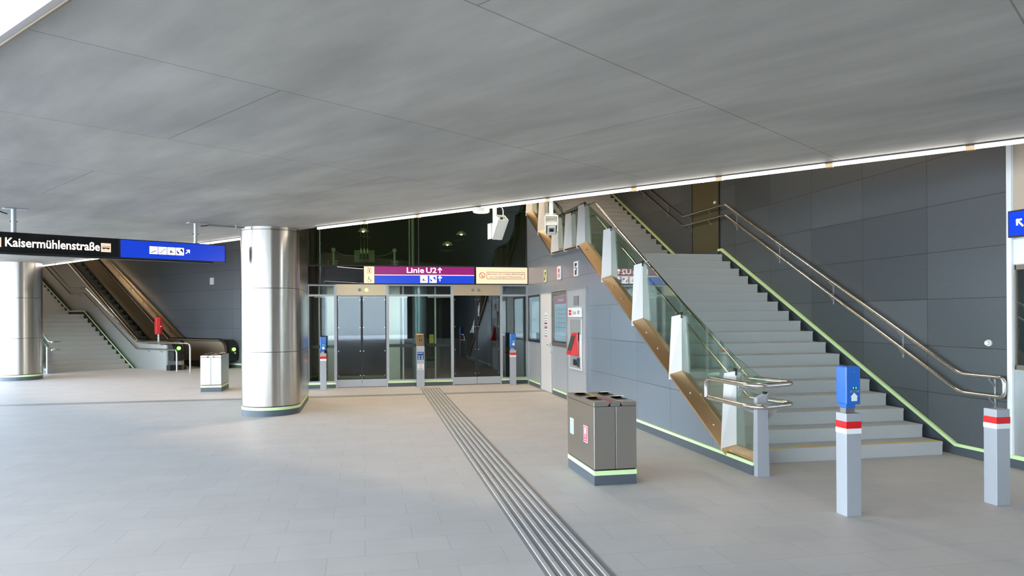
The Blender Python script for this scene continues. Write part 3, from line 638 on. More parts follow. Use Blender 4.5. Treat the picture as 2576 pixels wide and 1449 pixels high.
for x in (-.85, -.68, -.64, .70, .80, .84):
    for z in (.42, .36): MB().cyl((x, -.06, z), (x, .02, z), .012, n=8).build('bolt', M_white, mc)
pp = thing('shaft_pipes', 'pair of grey vertical pipes behind the upper lobby glass', 'pipe', (1.15, 18.0, 2.6))
MB().cyl((-.035, 0, 0), (-.035, 0, 1.45), .022).build('pipe', M_satin, pp); MB().cyl((.05, 0, 0), (.05, 0, 1.52), .038).build('pipe', M_satin, pp)
# dome lamps
def dome(label, x, z, y=18.4):
    d = thing('dome_lamp', label, 'lamp', (x, y, z), group=None)
    MB().lathe([(.012, .0), (.06, -.005), (.11, -.04), (.135, -.085), (.13, -.088), (.105, -.045), (.055, -.012), (.01, -.006)], (0, 0, 0)).build('shade', M_satin, d)
    MB().lathe([(.03, -.02), (.045, -.05), (.03, -.09), (.005, -.11)], (0, 0, 0), 14).build('bulb', E_warm, d)
    MB().cyl((0, 0, -.005), (0, 0, 8.0 - z), .005, n=6).build('cable', M_dark, d)
    MB().lathe([(.20, -.235), (.20, -.240), (.10, -.243), (.10, -.238)], (0, 0, 0)).build('reflection_ring', M_grey, d)  # ring shaped after the lamp's doubled reflection, not a lamp part
dome('small dome lamp above the rope box behind the dark glass', 0.0, 3.86)
dome('upper of two dome lamps behind the dark glass, left of the white camera', 2.46, 3.83)
dome('lower of two dome lamps behind the dark glass', 2.10, 3.56)

# ------------------------------------------------------------------ staff front with ticket machine (wall X = 3.93)
def wallface(x): return x
w7 = sthing('window_7', (3.93, 16.4, 1.04))
MB().box(3.89, 3.93, 15.86, 17.02, 1.04, 1.09).box(3.89, 3.93, 15.86, 17.02, 2.09, 2.14).box(3.89, 3.93, 15.86, 15.91, 1.04, 2.14).box(3.89, 3.93, 16.96, 17.02, 1.04, 2.14).build('frame', M_dark, w7, world=True)
MB().box(3.895, 3.899, 15.91, 16.96, 1.09, 2.09).build('pane', G_case, w7, world=True)
ps = thing('timetable_poster', 'pale blue timetable sheet in the showcase nearest the lobby', 'poster', (3.925, 16.4, 1.12))
F = Face(ps, (0.0, .42, 0), (0, -1, 0), (0, 0, 1), .84, .9); F.rect('sheet', .05, 0, .80, .86, M_paper); F.polys('print_lines', [rectp(.12, .82, .3, .835), rectp(.12, .79, .3, .80), rectp(.12, .44, .4, .45), rectp(.12, .40, .4, .41)], M_grey, 2)
ft = struct(MB().box(3.905, 3.935, 15.80, 17.28, .13, 1.04).box(3.905, 3.935, 13.64, 14.80, .13, 1.02).box(3.905, 3.935, 12.40, 13.62, 0.01, 2.15).build('wall_staff_panels', mat('silver_wall_panel', (186, 188, 188), .38, .45, var=.03)))
m = MB()
for y in (12.385, 13.63, 14.79, 15.80, 17.03): m.box(3.885, 3.935, y, y + .035, 0, 2.15)
m.box(3.885, 3.935, 12.4, 17.05, 2.14, 2.16)
tr = sthing('trim_2'); m.build('mullions', M_satin, tr)
d4 = sthing('door_4', (3.93, 15.3, 0))
MB().box(3.90, 3.935, 14.83, 15.79, .01, 2.14).build('leaf', M_light, d4, world=True)
h_ = MB().tube(rounded([(3.90, 14.93, 1.03), (3.855, 14.93, 1.03), (3.855, 15.07, 1.03)], .02), .011, 10); h_.box(3.892, 3.902, 14.905, 14.955, .98, 1.08); h_.build('door_handle', M_polish, d4, world=True)
MB().cyl((3.905, 14.93, .88), (3.893, 14.93, .88), .025).build('lock', M_satin, d4, world=True)
dn = thing('door_instructions', 'tall narrow notice with red bands stuck on the staff door', 'notice', (3.90, 15.32, 1.2))
F = Face(dn, (0, .13, 0), (0, -1, 0), (0, 0, 1), .26, .52); F.rect('sheet', 0, 0, .24, .52, M_white); F.polys('print_lines', [rectp(.02, .06 + i * .055, .22, .075 + i * .055) for i in range(8)], M_grey, 2); F.polys('red_bands', [rectp(0, .18, .24, .21), rectp(0, .27, .24, .30), rectp(0, 0, .24, .02)], M_magenta, 2)
w8 = sthing('window_8', (3.93, 14.2, 1.02))
MB().box(3.885, 3.93, 13.66, 14.79, 1.02, 1.10).box(3.885, 3.93, 13.66, 14.79, 2.07, 2.15).box(3.89, 3.93, 13.66, 13.70, 1.1, 2.07).box(3.89, 3.93, 14.72, 14.79, 1.1, 2.07).build('frame', M_brown, w8, world=True)
MB().box(3.895, 3.899, 13.70, 14.72, 1.10, 2.07).build('pane', G_case, w8, world=True)
ps = thing('route_map_poster', 'red-headed route map poster in the showcase beside the ticket machine', 'poster', (3.925, 14.2, 1.13))
F = Face(ps, (0.0, .47, 0), (0, -1, 0), (0, 0, 1), .94, .92); F.rect('sheet', 0, 0, .94, .92, M_paper); F.rect('red_header', 0, .76, .94, .92, M_red, 2)
F.text('Stadtplan', .28, .80, .42, .07, M_white, 3); F.polys('map_lines', [rectp(.12 + i * .13, .05, .14 + i * .13, .72) for i in range(6)] + [rectp(.1, .1 + i * .09, .85, .11 + i * .09) for i in range(7)], M_grey, 2)
# ticket machine
tm = thing('ticket_machine', 'built-in ticket machine with a tilted red screen pod', 'ticket machine', (3.90, 13.06, 0))
MB().box(-.012, .0, -.40, .40, .64, 1.60).build('recess_frame', M_light, tm)
MB().box(-.016, -.004, -.34, .36, .67, 1.585).build('back_plate', mat('machine_back', (158, 160, 158), .45, .3), tm)
hd = MB().box(-.035, .0, -.42, .42, 1.62, 1.80).build('header_panel', M_white, tm, bevel=.006)
F = Face(tm, (-.036, .40, 1.63), (0, -1, 0), (0, 0, 1), .8, .15); F.polys('red_logo_bars', [rectp(.06, .085, .22, .13), rectp(.06, .03, .22, .075)], M_red); F.text('Tickets', .30, .045, .24, .07, M_grey, 1, bold=0); F.text('VOR', .62, .045, .13, .07, M_grey, 1)
MB().box(-.008, .0, -.16, .12, 1.84, 2.02).build('speaker_grille', M_grey, tm)
MB().add([(-.15, .13, .92), (-.15, -.19, .92), (-.02, -.23, .90), (-.02, .17, .90), (-.05, .13, 1.31), (-.05, -.19, 1.31), (-.02, -.23, 1.33), (-.02, .17, 1.33), (-.15, .13, .95), (-.15, -.19, .95)],
         [(0, 1, 2, 3), (8, 9, 1, 0), (4, 5, 9, 8), (4, 7, 6, 5), (0, 3, 7, 4, 8), (1, 9, 5, 6, 2), (2, 6, 7, 3)]).build('screen_pod', M_red, tm, bevel=.006)
def podp(t, y, e): return (-.15 + .10 * t - e * .96, y, .95 + .36 * t + e * .27)
MB().add([podp(a_, b_, c_) for c_ in (0, .008) for a_, b_ in ((.14, .09), (.14, -.15), (.88, -.15), (.88, .09))],
         [(0, 1, 2, 3), (4, 5, 6, 7), (0, 1, 5, 4), (1, 2, 6, 5), (2, 3, 7, 6), (3, 0, 4, 7)]).build('screen', mat('dark_screen', (70, 82, 78), .12), tm)
MB().box(-.03, -.01, -.26, -.20, 1.18, 1.34).build('card_slot', M_dark, tm); MB().box(-.03, -.01, -.36, -.33, .88, 1.30).build('side_rail', M_white, tm)
MB().box(-.03, -.008, -.12, .10, .72, .83).build('coin_tray', M_dark, tm); MB().box(-.035, -.008, -.36, -.18, .70, .87).build('ticket_tray', M_polish, tm); MB().box(-.034, -.008, -.16, -.125, .79, .84).build('blue_slot', M_blue, tm)
# small projecting pictograms on the wall
def picto(label, y, z0, z1, w, face, mark):
    p = thing('wall_pictogram', label, 'sign', (3.93, y, z0)); MB().box(-.02, .0, -w / 2, w / 2, 0, z1 - z0).build('frame', M_satin, p)
    F = Face(p, (-.021, w / 2 - .015, .015), (0, -1, 0), (0, 0, 1), w - .03, z1 - z0 - .03); F.rect('face', 0, 0, w - .03, z1 - z0 - .03, face)
    W, Hh = w - .03, z1 - z0 - .03
    for mm, pl in mark(W, Hh): F.polys('symbol', pl, mm, 2)
picto('small yellow-green pictogram, leftmost of three on the wall above the showcases', 15.42, 2.38, 2.67, .24, mat('yellow_print', (214, 216, 140), .5), lambda W, H: [(M_dark, [bar(.05, .03, W - .05, H - .04, .025), rectp(.03, .04, W * .5, .09), rectp(W * .4, H - .09, W - .03, H - .05)])])
picto('small white pictogram with red marks, middle of three on the wall', 14.27, 2.38, 2.67, .31, M_white, lambda W, H: [(M_magenta, [circ(W / 2, H * .68, .05), rectp(W * .25, .03, W * .4, H * .45), rectp(W * .6, .03, W * .75, H * .45)])])
picto('small black and white pictogram, rightmost of three on the wall', 13.07, 2.38, 2.68, .30, M_white, lambda W, H: [(M_black, [rectp(W * .3, H * .7, W * .75, H * .9), rectp(W * .3, H * .5, W * .45, H * .75), rectp(W * .3, H * .08, W * .7, H * .42), rectp(W * .62, H * .35, W * .76, H * .6)])])
# black reader cabinet by the right-hand bay
rb = thing('reader_cabinet', 'tall black cabinet behind the right lobby glass', 'cabinet', (3.42, 17.62, 0)); MB().box(-.14, .12, -.08, .08, .0, 1.24).build('body', M_black, rb, bevel=.006); MB().cyl((-.10, -.09, .75), (-.10, -.08, .75), .02).build('lock', M_satin, rb)

# ------------------------------------------------------------------ ticket validators and posts
def hexpost(t, h, wx=.085, m=M_post):
    a = wx
    pts = [(-a, -.035), (-.012, -.082), (a, -.068), (a, .055), (.012, .08), (-a, .06)]
    return pts
def validator(label, x, y, hpost=.84, box=True, top=1.223):
    # origin = front left corner of the post
    t = thing('ticket_validator' if box else 'marker_post', label, 'ticket validator' if box else 'post', (x, y, 0))
    W, D = .136, .135
    MB().box(0, W, 0, D, 0, hpost).build('post', M_post, t, bevel=.004)
    e = .0015
    MB().box(-e, W + e, -e, D + e, hpost - .122, hpost - .066).build('red_band', M_red, t); MB().box(-e, W + e, -e, D + e, hpost - .166, hpost - .124).build('white_band', M_white, t)
    if box:
        MB().box(.012, .092, .022, .095, hpost - .001, hpost + .045).build('steel_neck', M_steel, t)
        MB().box(.008, .096, .016, .100, hpost + .040, hpost + .08).build('blue_collar', M_blue, t, bevel=.004)
        MB().box(0, W - .002, 0, D - .002, hpost + .072, top).build('housing', M_blue, t, bevel=.011, seg=3)
        F = Face(t, (0, -.0005, 0), (1, 0, 0), (0, 0, 1), .1, .3, eps=.0015); z = top - .2935
        F.polys('ticket_slot', [rectp(.032, z + .083, .116, z + .097)], M_satin, 2); F.polys('slot_opening', [rectp(.050, z + .088, .092, z + .092)], M_dark, 3)
        F.polys('arrow', [[(.045, z + .012), (.097, z + .012), (.097, z + .046), (.106, z + .046), (.071, z + .080), (.036, z + .046), (.045, z + .046)]], M_white, 2)
        F.polys('led_window', [rectp(.050, z + .112, .098, z + .126)], M_black, 2)
        for lx in (.062, .087): F.polys('led', [circ(lx, z + .119, .0058, 12)], E_led, 3)
        F.polys('badge', [circ(.071, z + .250, .006, 10)], M_satin, 2)
    return t
validator('blue ticket validator on a red-banded post in front of the right staircase', 3.838, 5.215)
validator('square grey post with red and white bands and no box, at the right edge', 5.300, 5.232, .825, False)
validator('blue ticket validator left of the left lobby door, beside the column', -.968, 16.84, .83, True, top=1.205)
validator('blue ticket validator in front of the right lobby bay, beside the showcase', 3.43, 16.93, .84, True, top=1.23)
# lift call pillar
cp_ = thing('lift_call_pillar', 'slim call pillar with sloped bronze top between the lobby doors', 'pillar', (1.30, 17.10, 0))
MB().box(-.092, .092, -.05, .06, 0, .96).build('body', M_satin, cp_, bevel=.004)
MB().add([(-.092, -.05, .962), (.092, -.05, .962), (.092, .06, .962), (-.092, .06, .962), (-.105, .02, 1.235), (.080, .02, 1.235), (.080, .07, 1.245), (-.105, .07, 1.245)], [(0, 1, 2, 3), (4, 5, 6, 7), (0, 1, 5, 4), (1, 2, 6, 5), (2, 3, 7, 6), (3, 0, 4, 7)]).build('sloped_top', M_brass, cp_, bevel=.003)
tv = Vector((-.013, .07, .273)).normalized(); F = Face(cp_, (-.092, -.052, .962), (1, 0, 0), (0, .07, .273), .18, .27)
F.polys('button', [rectp(.065, .115, .12, .165)], M_black, 1); F.polys('arrow', arrow_up(.0925, .125, .03), M_white, 2); F.polys('key_switch', [rectp(.055, .20, .115, .205), rectp(.055, .245, .115, .25), rectp(.055, .2, .06, .25), rectp(.11, .2, .115, .25)], M_black, 1)
F = Face(cp_, (-.085, -.051, .0), (1, 0, 0), (0, 0, 1), .17, .9); F.rect('blue_sticker', .01, .64, .16, .82, M_navy); F.polys('sticker_symbols', [circ(.05, .72, .022), circ(.12, .72, .022), circ(.05, .67, .022), circ(.12, .67, .022), rectp(.02, .78, .14, .80)], M_sky, 2)
F.rect('white_sticker', .01, .45, .165, .54, M_white); F.polys('ban_ring', ringp(.085, .495, .024, .031), M_magenta, 2); F.rect('notice_sticker', .01, .40, .165, .445, M_white); F.polys('print_lines', [rectp(.03, .415, .14, .422), rectp(.03, .428, .14, .434)], M_grey, 2)

# ------------------------------------------------------------------ litter bins
def litter_bin(label, x0, y0, stickers):
    t = thing('litter_bin', label, 'bin', (x0, y0, 0)); W, D, H = .435, .93, .81
    MB().box(0.003, W - .003, .003, D - .003, 0, .098).build('plinth', M_plinth, t); MB().box(0, W, 0, D, .098, .142).build('luminous_strip', M_lum, t)
    MB().box(.012, W - .012, .012, D - .012, .142, .155).build('shadow_gap', M_black, t)
    for a, b in ((0.0, W / 2 - .003), (W / 2 + .003, W)): MB().box(a, b, 0, D, .155, H - .045).build('body_panel', M_binbody, t, bevel=.004)
    MB().box(.01, W - .01, .01, D - .01, .16, H - .05).build('inner_body', M_black, t)
    for sx in (0, 1):
        def X(v): return v if sx == 0 else W - v
        pr = [(X(0), H - .043), (X(0), H), (X(.165), H), (X(.160), H - .018), (X(.140), H - .043)]
        lid = MB().prism(pr, 'y', 0, D).build('lid', M_binbody, t, bevel=.003)
        # scoop-shaped openings with raised flaps
        for y in (.18, .58):
            a, b = sorted((X(.03), X(.145)))
            MB().box(a, b, y, y + .20, H + .0005, H + .003).build('opening', M_black, lid)
            MB().add([(a, y + .20, H + .003), (b, y + .20, H + .003), (b, y + .10, H + .026), (a, y + .10, H + .026), (a, y + .194, H), (b, y + .194, H), (b, y + .094, H + .022), (a, y + .094, H + .022)], [(0, 1, 2, 3), (4, 5, 6, 7), (0, 1, 5, 4), (1, 2, 6, 5), (2, 3, 7, 6), (3, 0, 4, 7)]).build('flap', M_polish, lid)
    MB().prism([(.168, H - .043), (.166, H - .004), (W - .166, H - .004), (W - .168, H - .043)], 'y', .004, D - .004).build('centre_bridge', M_binbody, t)
    if stickers:
        MB().box(.180, .205, .02, .42, H - .004, H - .001).build('pink_strip', M_magenta, t); MB().box(.180, .205, .45, .80, H - .004, H - .001).build('yellow_strip', M_yellow, t)
        for (yc, zc, mm) in ((.766, .470, M_sky), (.280, .460, M_magenta)):
            F = Face(t, (-.0005, yc + .065, zc - .083), (0, -1, 0), (0, 0, 1), .13, .166, eps=.0012)
            F.rect('sticker', 0, 0, .13, .166, M_white); F.rect('sticker_field', .009, .007, .121, .159, mm, 2); F.rect('symbol_field', .033, .078, .097, .150, M_white, 3)
            F.polys('symbol', [circ(.065, .135, .009, 10), rectp(.050, .084, .080, .092), bar(.058, .12, .072, .096, .005)], M_black, 4)
            a_, b2 = ('Rest', 'müll') if mm is M_magenta else ('Alt', 'papier')
            F.text(a_, .038, .050, .054, .019, M_white, 3, bold=.02); F.text(b2, .036, .020, .060, .019, M_white, 3, bold=.02)
    return t
litter_bin('large steel litter bin with blue and red stickers, right of the ribbed strip', 2.178, 6.70, True)
litter_bin('smaller distant steel litter bin between the escalator and the near column', -3.555, 17.11, False)

# ------------------------------------------------------------------ left staircase (local frame: x across, y up)
ls2 = thing('staircase', 'far left staircase beside the escalator', 'stairs', OL, PHI)
for i in range(12):
    y1 = (i + 1) * .30 + .02 if i < 11 else 4.57
    y0 = i * .30; z1 = (i + 1) * .15; MB().prism([(y0, max(0, z1 - .17)), (y0, z1 - .035), (y0 - .006, z1 - .035), (y0 - .006, z1), (y1, z1), (y1, max(0, z1 - .17))], 'x', -2.42, 0.0).build('step', M_step, ls2)
    if i == 0: MB().box(-2.42, 0, .03, .07, .149, .152).build('yellow_nosing', M_yellow, ls2)
for i in range(14):
    y0 = 4.55 + i * .30; z1 = 1.8 + (i + 1) * .15; MB().prism([(y0, z1 - .17), (y0, z1 - .035), (y0 - .006, z1 - .035), (y0 - .006, z1), (y0 + .32, z1), (y0 + .32, z1 - .17)], 'x', -2.42, 0.0).build('step', M_step, ls2)
MB().box(-2.5, 0.0, 8.75, 12.6, 3.75, 3.9).build('upper_floor', M_step, ls2)
lb = thing('end_balustrade', 'short glass balustrade with looped rail at the foot of the left stairs', 'balustrade', tuple(LW(-2.50, -.30)), PHI)
MB().box(-.08, .06, -.06, .02, 0, .80).build('end_post', M_post, lb); MB().prism([(0, .16), (.7, .16), (3.4, 1.9), (3.4, 2.6), (.7, 1.2), (0, .85)], 'x', -.006, .006).build('glass_pane', G_clear, lb)
MB().prism([(-.05, 0), (3.4, 0), (3.4, 1.75), (.2, .14), (-.05, .12)], 'x', -.05, .05).build('base_wall', M_plinth, lb); MB().prism([(-.04, .10), (.2, .10), (.2, .14), (-.04, .14)], 'x', -.056, .056).build('luminous_strip', M_lum, lb)
MB().tube(rounded([(.10, 3.4, 2.75), (.10, .3, .95), (.20, -.35, .95), (-.10, -.42, .95)], .08), .02, 10).tube(rounded([(.10, 3.4, 2.5), (.10, .3, .72), (.20, -.35, .72), (-.10, -.42, .72)], .08), .02, 10).build('handrail', M_polish, lb)

# ------------------------------------------------------------------ escalator
es = thing('escalator', 'stainless steel escalator rising to the left against the panelled wall', 'escalator', OL, PHI)
def hz_(y): return .95 if y < .42 else .95 + (y - .42) * .570
TOP = 9.0
def side(x0, x1, y_front, nm, m, z_off=-.07, zbase=None):
    pts = [(y_front, .02), (y_front, .55), (y_front + .05, .74), (y_front + .16, .84), (y_front + .30, .88), (.35, .88), (TOP, hz_(TOP) + z_off), (TOP, hz_(TOP) - 1.6), (1.2, .02)]
    return MB().prism(pts, 'x', x0, x1).build(nm, m, es)
# outer cladding towards the stairs (silver), inner panels, truss
cl = MB().prism([(-2.15, .0), (-2.15, .80), (-.35, .84), (.30, 1.13), (TOP, 1.13 + (TOP - .30) * .560), (TOP, 3.2), (8.85, 3.75), (4.55, 1.62), (3.3, 1.62), (.0, .0)], 'x', .12, .16).build('stair_side_cladding', mat('cladding_steel', (196, 194, 190), .40, .65, var=.02), es)
MB().box(.14, .66, -2.17, -2.13, .16, .80).build('end_plate', M_satin, es)
MB().box(.16, .62, -2.12, -.1, .0, .80).build('lower_housing', M_dark, es)
MB().box(.12, .66, -2.35, -2.13, .0, .16).build('foot_box', M_dark, es)
M_escp = mat('escalator_panel_steel', (204, 184, 156), .42, .9, var=.02)
side(.50, .58, -2.35, 'inner_panel', M_escp); side(1.56, 1.64, -3.05, 'inner_panel', M_escp)
def rail(x, yf, nm='handrail'):
    y0 = yf; path = [(x, y0 + .38, .33), (x, y0 + .12, .36), (x, y0 + .02, .50), (x, y0 + .0, .66), (x, y0 + .08, .82), (x, y0 + .22, .92), (x, y0 + .45, .955), (x, .1, .955)]
    p2 = [(x, .42, .965), (x, .7, 1.12), (x, TOP, hz_(TOP))]
    pth = [Vector(p) for p in path + p2]
    rings = []
    for i, p in enumerate(pth):
        d = (pth[min(i + 1, len(pth) - 1)] - pth[max(i - 1, 0)]).normalized(); nn = Vector((1, 0, 0)); w = d.cross(nn)
        rings.append([p + nn * a + w * b for a, b in ((-.04, -.014), (-.04, .010), (-.025, .018), (.025, .018), (.04, .010), (.04, -.014))])
    return MB().loft(rings, False).build(nm, M_rubber, es)
rail(.54, -2.50); rail(1.60, -3.20)
# bright edge bands below the handrail, newel drums with signal lamps
for x0, x1, yf in ((.50, .58, -2.50), (1.56, 1.64, -3.20)):
    MB().tube([Vector((x0 - .004, yf + .30, .885)), Vector((x0 - .004, .42, .885)), Vector((x0 - .004, TOP, hz_(TOP) - .07))], .012, 8).build('edge_profile', M_polish, es)
MB().prism([(-3.15, .25), (-3.19, .50), (-3.17, .68), (-3.08, .83), (-2.9, .92), (-2.6, .93), (-2.6, .2)], 'x', 1.64, 1.97).build('newel_drum', M_dark, es)
MB().prism([(-2.47, .3), (-2.49, .5), (-2.45, .70), (-2.3, .86), (-2.05, .90), (-2.05, .3)], 'x', .18, .50).build('newel_drum', M_dark, es)
MB().cyl((1.80, -3.175, .62), (1.80, -3.215, .62), .055).build('signal_lamp', E_green, es); MB().cyl((.34, -2.46, .70), (.34, -2.50, .70), .055).build('signal_lamp', E_green, es)
MB().cyl((1.84, -3.17, .50), (1.84, -3.20, .50), .025).build('key_switch', M_white, es)
# outer deck against the wall
dk = MB().prism([(-2.7, .02), (-2.7, .90), (.42, .905), (TOP, hz_(TOP) + .0), (TOP, hz_(TOP) - .3), (.6, .6)], 'x', 1.64, 1.98).build('outer_deck', M_escp, es)
MB().prism([(.30, .93), (.0, .93), (.42, .985), (TOP, hz_(TOP) + .05), (TOP, hz_(TOP) - .02)], 'x', 1.93, 1.975).build('deck_edge', M_steel, es)
for i in range(9):
    y = .8 + i * .95; MB().cyl((1.83, y, hz_(y) - .02), (1.83, y - .01, hz_(y) + .02), .022, n=10).build('deck_bolt', M_polish, es)
# skirts and steps
MB().prism([(-2.2, .0), (-2.2, .22), (.4, .22), (TOP, .22 + (TOP - .4) * .57), (TOP, -.2 + (TOP - .4) * .57), (.8, 0)], 'x', .58, .64).prism([(-2.9, .0), (-2.9, .22), (.4, .22), (TOP, .22 + (TOP - .4) * .57), (TOP, -.2 + (TOP - .4) * .57), (.8, 0)], 'x', 1.50, 1.56).build('skirt', M_dark, es)
MB().box(.64, 1.50, -2.2, -.4, .0, .015).build('floor_plate', M_satin, es)
MB().box(.64, 1.50, -.4, -.28, .0, .02).build('comb', M_yellow, es)
for i in range(25):
    y0 = -.28 + i * .345; z1 = max(.012, (i - 1) * .197)
    MB().box(.645, 1.495, y0, y0 + .36, max(-.0, z1 - .215), z1).build('step', M_esc, es)
# info board, stop post and barrier rail by the escalator foot
ib = thing('escalator_notice', 'lit rules notice on the end plate of the escalator foot', 'notice', tuple(LW(.27, -2.19, .30)), PHI)
F = Face(ib, (0, 0, 0), (1, 0, 0), (0, 0, 1), .24, .36); F.rect('sheet', 0, 0, .24, .36, E_screen); F.rect('blue_header', 0, .335, .24, .36, M_blue, 2); F.rect('red_footer', .01, 0, .23, .03, M_magenta, 2); F.rect('blue_column', .09, .05, .155, .32, M_navy, 2)
F.polys('symbols', [circ(.045, .27, .02, 10), circ(.045, .18, .02, 10), circ(.045, .09, .02, 10), circ(.20, .27, .02, 10), circ(.20, .18, .02, 10), circ(.20, .09, .02, 10)], M_grey, 2)
rp2 = thing('emergency_stop_post', 'red emergency stop box on a short white post beside the escalator', 'emergency post', tuple(LW(.30, -1.32, .80)), PHI)
MB().cyl((0, 0, 0), (0, 0, .36), .028).build('post', M_white, rp2); MB().prism([(-.10, -.06), (.0, -.11), (.10, -.05), (.10, .06), (-.10, .06)], 'z', .33, .88).build('box', M_red, rp2, bevel=.006)
MB().box(.06, .11, -.10, -.05, .50, .60).build('push_button', M_red, rp2); MB().box(.0, .04, -.115, -.10, .56, .60).build('label_plate', M_white, rp2)
sr = thing('stair_handrail', 'double steel handrail between left stairs and escalator, ending in floor posts', 'handrail', OL, PHI)
hu = [(.03, -3.68, 0), (.03, -3.68, .875), (.03, -.42, .875), (.03, 3.3, 2.77), (.03, 4.40, 2.75), (.03, 8.0, 4.60)]
hl = [(.03, -2.92, 0), (.03, -2.92, .665), (.03, -.42, .655), (.03, 3.3, 2.55), (.03, 4.40, 2.53), (.03, 8.0, 4.38)]
MB().tube(rounded(hu, .12), .024, 12).build('upper_rail', M_polish, sr); MB().tube(rounded(hl, .12), .024, 12).build('lower_rail', M_polish, sr)
for y, zu in ((-1.9, .875), (-1.1, .875), (.9, 1.54), (2.3, 2.25), (3.8, 2.76), (5.4, 3.26)):
    for z in (zu, zu - .215): MB().prism([(.03, z - .022), (.03, z - .035), (.12, z - .11), (.12, z - .085)], 'y', y - .008, y + .008).build('bracket', M_satin, sr)
bs = sthing('baseboard_left_stair', OL, PHI)
MB().prism([(-.2, 0), (-.05, .02), (3.3, 1.90), (4.45, 1.90), (8.8, 4.05), (8.8, 3.7), (4.6, 1.55), (3.3, 1.55), (.0, 0)], 'x', .0, .12).build('dark_string', M_dark, bs)
l_ = MB(); strip([(-.25, 0.0), (3.3, 1.90)], .035, -.006, .010, l_); strip([(3.3, 1.90), (4.45, 1.90)], .035, -.006, .010, l_); strip([(4.45, 1.90), (8.8, 4.05)], .035, -.006, .010, l_); l_.build('luminous_strip', M_lum, bs)
wp = thing('wall_plate', 'small blank pale square plate on the escalator wall beside the near column', 'plate', tuple(LW(2.0, -1.62, 2.78)), PHI)
MB().box(-.02, 0, -.11, .11, 0, .23).build('plate', M_light, wp)

# ------------------------------------------------------------------ hanging direction sign
hA = Vector((-4.814, 10.979, 0)); hB = Vector((-2.203, 12.521, 0)); hd_ = (hB - hA); hang = math.atan2(hd_.y, hd_.x); HL = hd_.length
HX0 = -1.6
hs = thing('hanging_sign', 'long hanging backlit sign reading Kaisermühlenstraße with a blue end panel', 'sign', (hA.x, hA.y, 2.55), hang)
MB().box(HX0, HL, 0, .16, 0, .285).build('case', M_black, hs, bevel=.004)
MB().box(HX0, HL - .20, .02, .14, -.018, 0).build('bottom_rail', M_black, hs)
F = Face(hs, (0, 0, 0), (1, 0, 0), (0, 0, 1), HL, .285)
F.rect('black_face', HX0 + .02, .012, 1.445, .273, E_blk); F.rect('blue_face', 1.475, .012, HL - .015, .273, E_blue)
F.text('Kaisermühlenstraße', .055, .085, 1.145, .125, E_white, 2, bold=.018)
F.rect('tram_panel', -.12, .075, .012, .205, E_cream, 2)
F.rect('bus_panel', 1.215, .075, 1.345, .205, E_cream, 2)
F.polys('bus_symbol', [rectp(1.23, .125, 1.33, .140), rectp(1.23, .155, 1.33, .160), circ(1.252, .123, .009, 12), circ(1.308, .123, .009, 12)], M_black, 3)
x = 1.875
for i in range(4):
    F.rect('symbol_panel', x, .082, x + .118, .198, E_white, 2)
    if i == 0: F.polys('escalator_symbol', [bar(x + .02, .100, x + .095, .135, .014), bar(x + .035, .14, x + .035, .165, .006), bar(x + .055, .15, x + .055, .175, .006), bar(x + .075, .16, x + .075, .185, .006)], M_cream and mat('tan_print', (196, 150, 130), .5), 3)
    if i == 1: F.polys('stair_symbol', [bar(x + .01, .108, x + .036, .108, .008), bar(x + .032, .106, x + .085, .162, .008), bar(x + .082, .164, x + .108, .164, .008)], M_black, 3)
    if i == 2: F.polys('train_symbol', train(x, .082, .118), M_black, 3)
    if i == 3: F.polys('rail_symbol', swirl(x + .002, .084, .112), M_navy, 3)
    x += .128
F.polys('arrow', rot2(arrow_up(x + .045, .10, .085), x + .045, .14, math.radians(-45)), E_white, 2)
for sx in (.165, 2.585):
    hp = MB().cyl((sx, .08, .285), (sx, .08, .62), .032 if sx < 1 else .027).build('suspension_tube', M_satin, hs)
    MB().box(sx - .12, sx + .16, .0, .16, .608, .62).build('ceiling_plate', M_satin, hp)
    MB().cyl((sx - .045, .08, .44), (sx + .045, .08, .44), .006, n=8).build('cross_bolt', M_dark, hp)
cd_ = thing('cable_conduit', 'grey cable conduit running along the ceiling from sign tube to column', 'conduit', (-2.55, 12.35, 3.17))
MB().tube([(0.0, 0, -.05), (.05, .02, -.045), (.10, .04, -.035)], .008, 8).build('loose_cable', M_black, cd_); MB().tube([(.10, .04, -.03), (.62, .28, -.03)], .014, 8).build('tube', M_grey, cd_); MB().cyl((.50, .225, -.05), (.50, .225, 0), .016).build('clip', M_satin, cd_)
cd_ = thing('cable_conduit', 'short dark cable conduit on the ceiling at the left picture edge', 'conduit', (-4.75, 11.02, 3.17), hang)
MB().tube([(-.9, .10, -.03), (-.22, .10, -.03)], .02, 8).build('tube', M_grey, cd_); MB().tube([(-.24, .10, -.03), (-.12, .10, -.035), (.02, .09, -.08)], .008, 8).build('loose_cable', M_black, cd_)

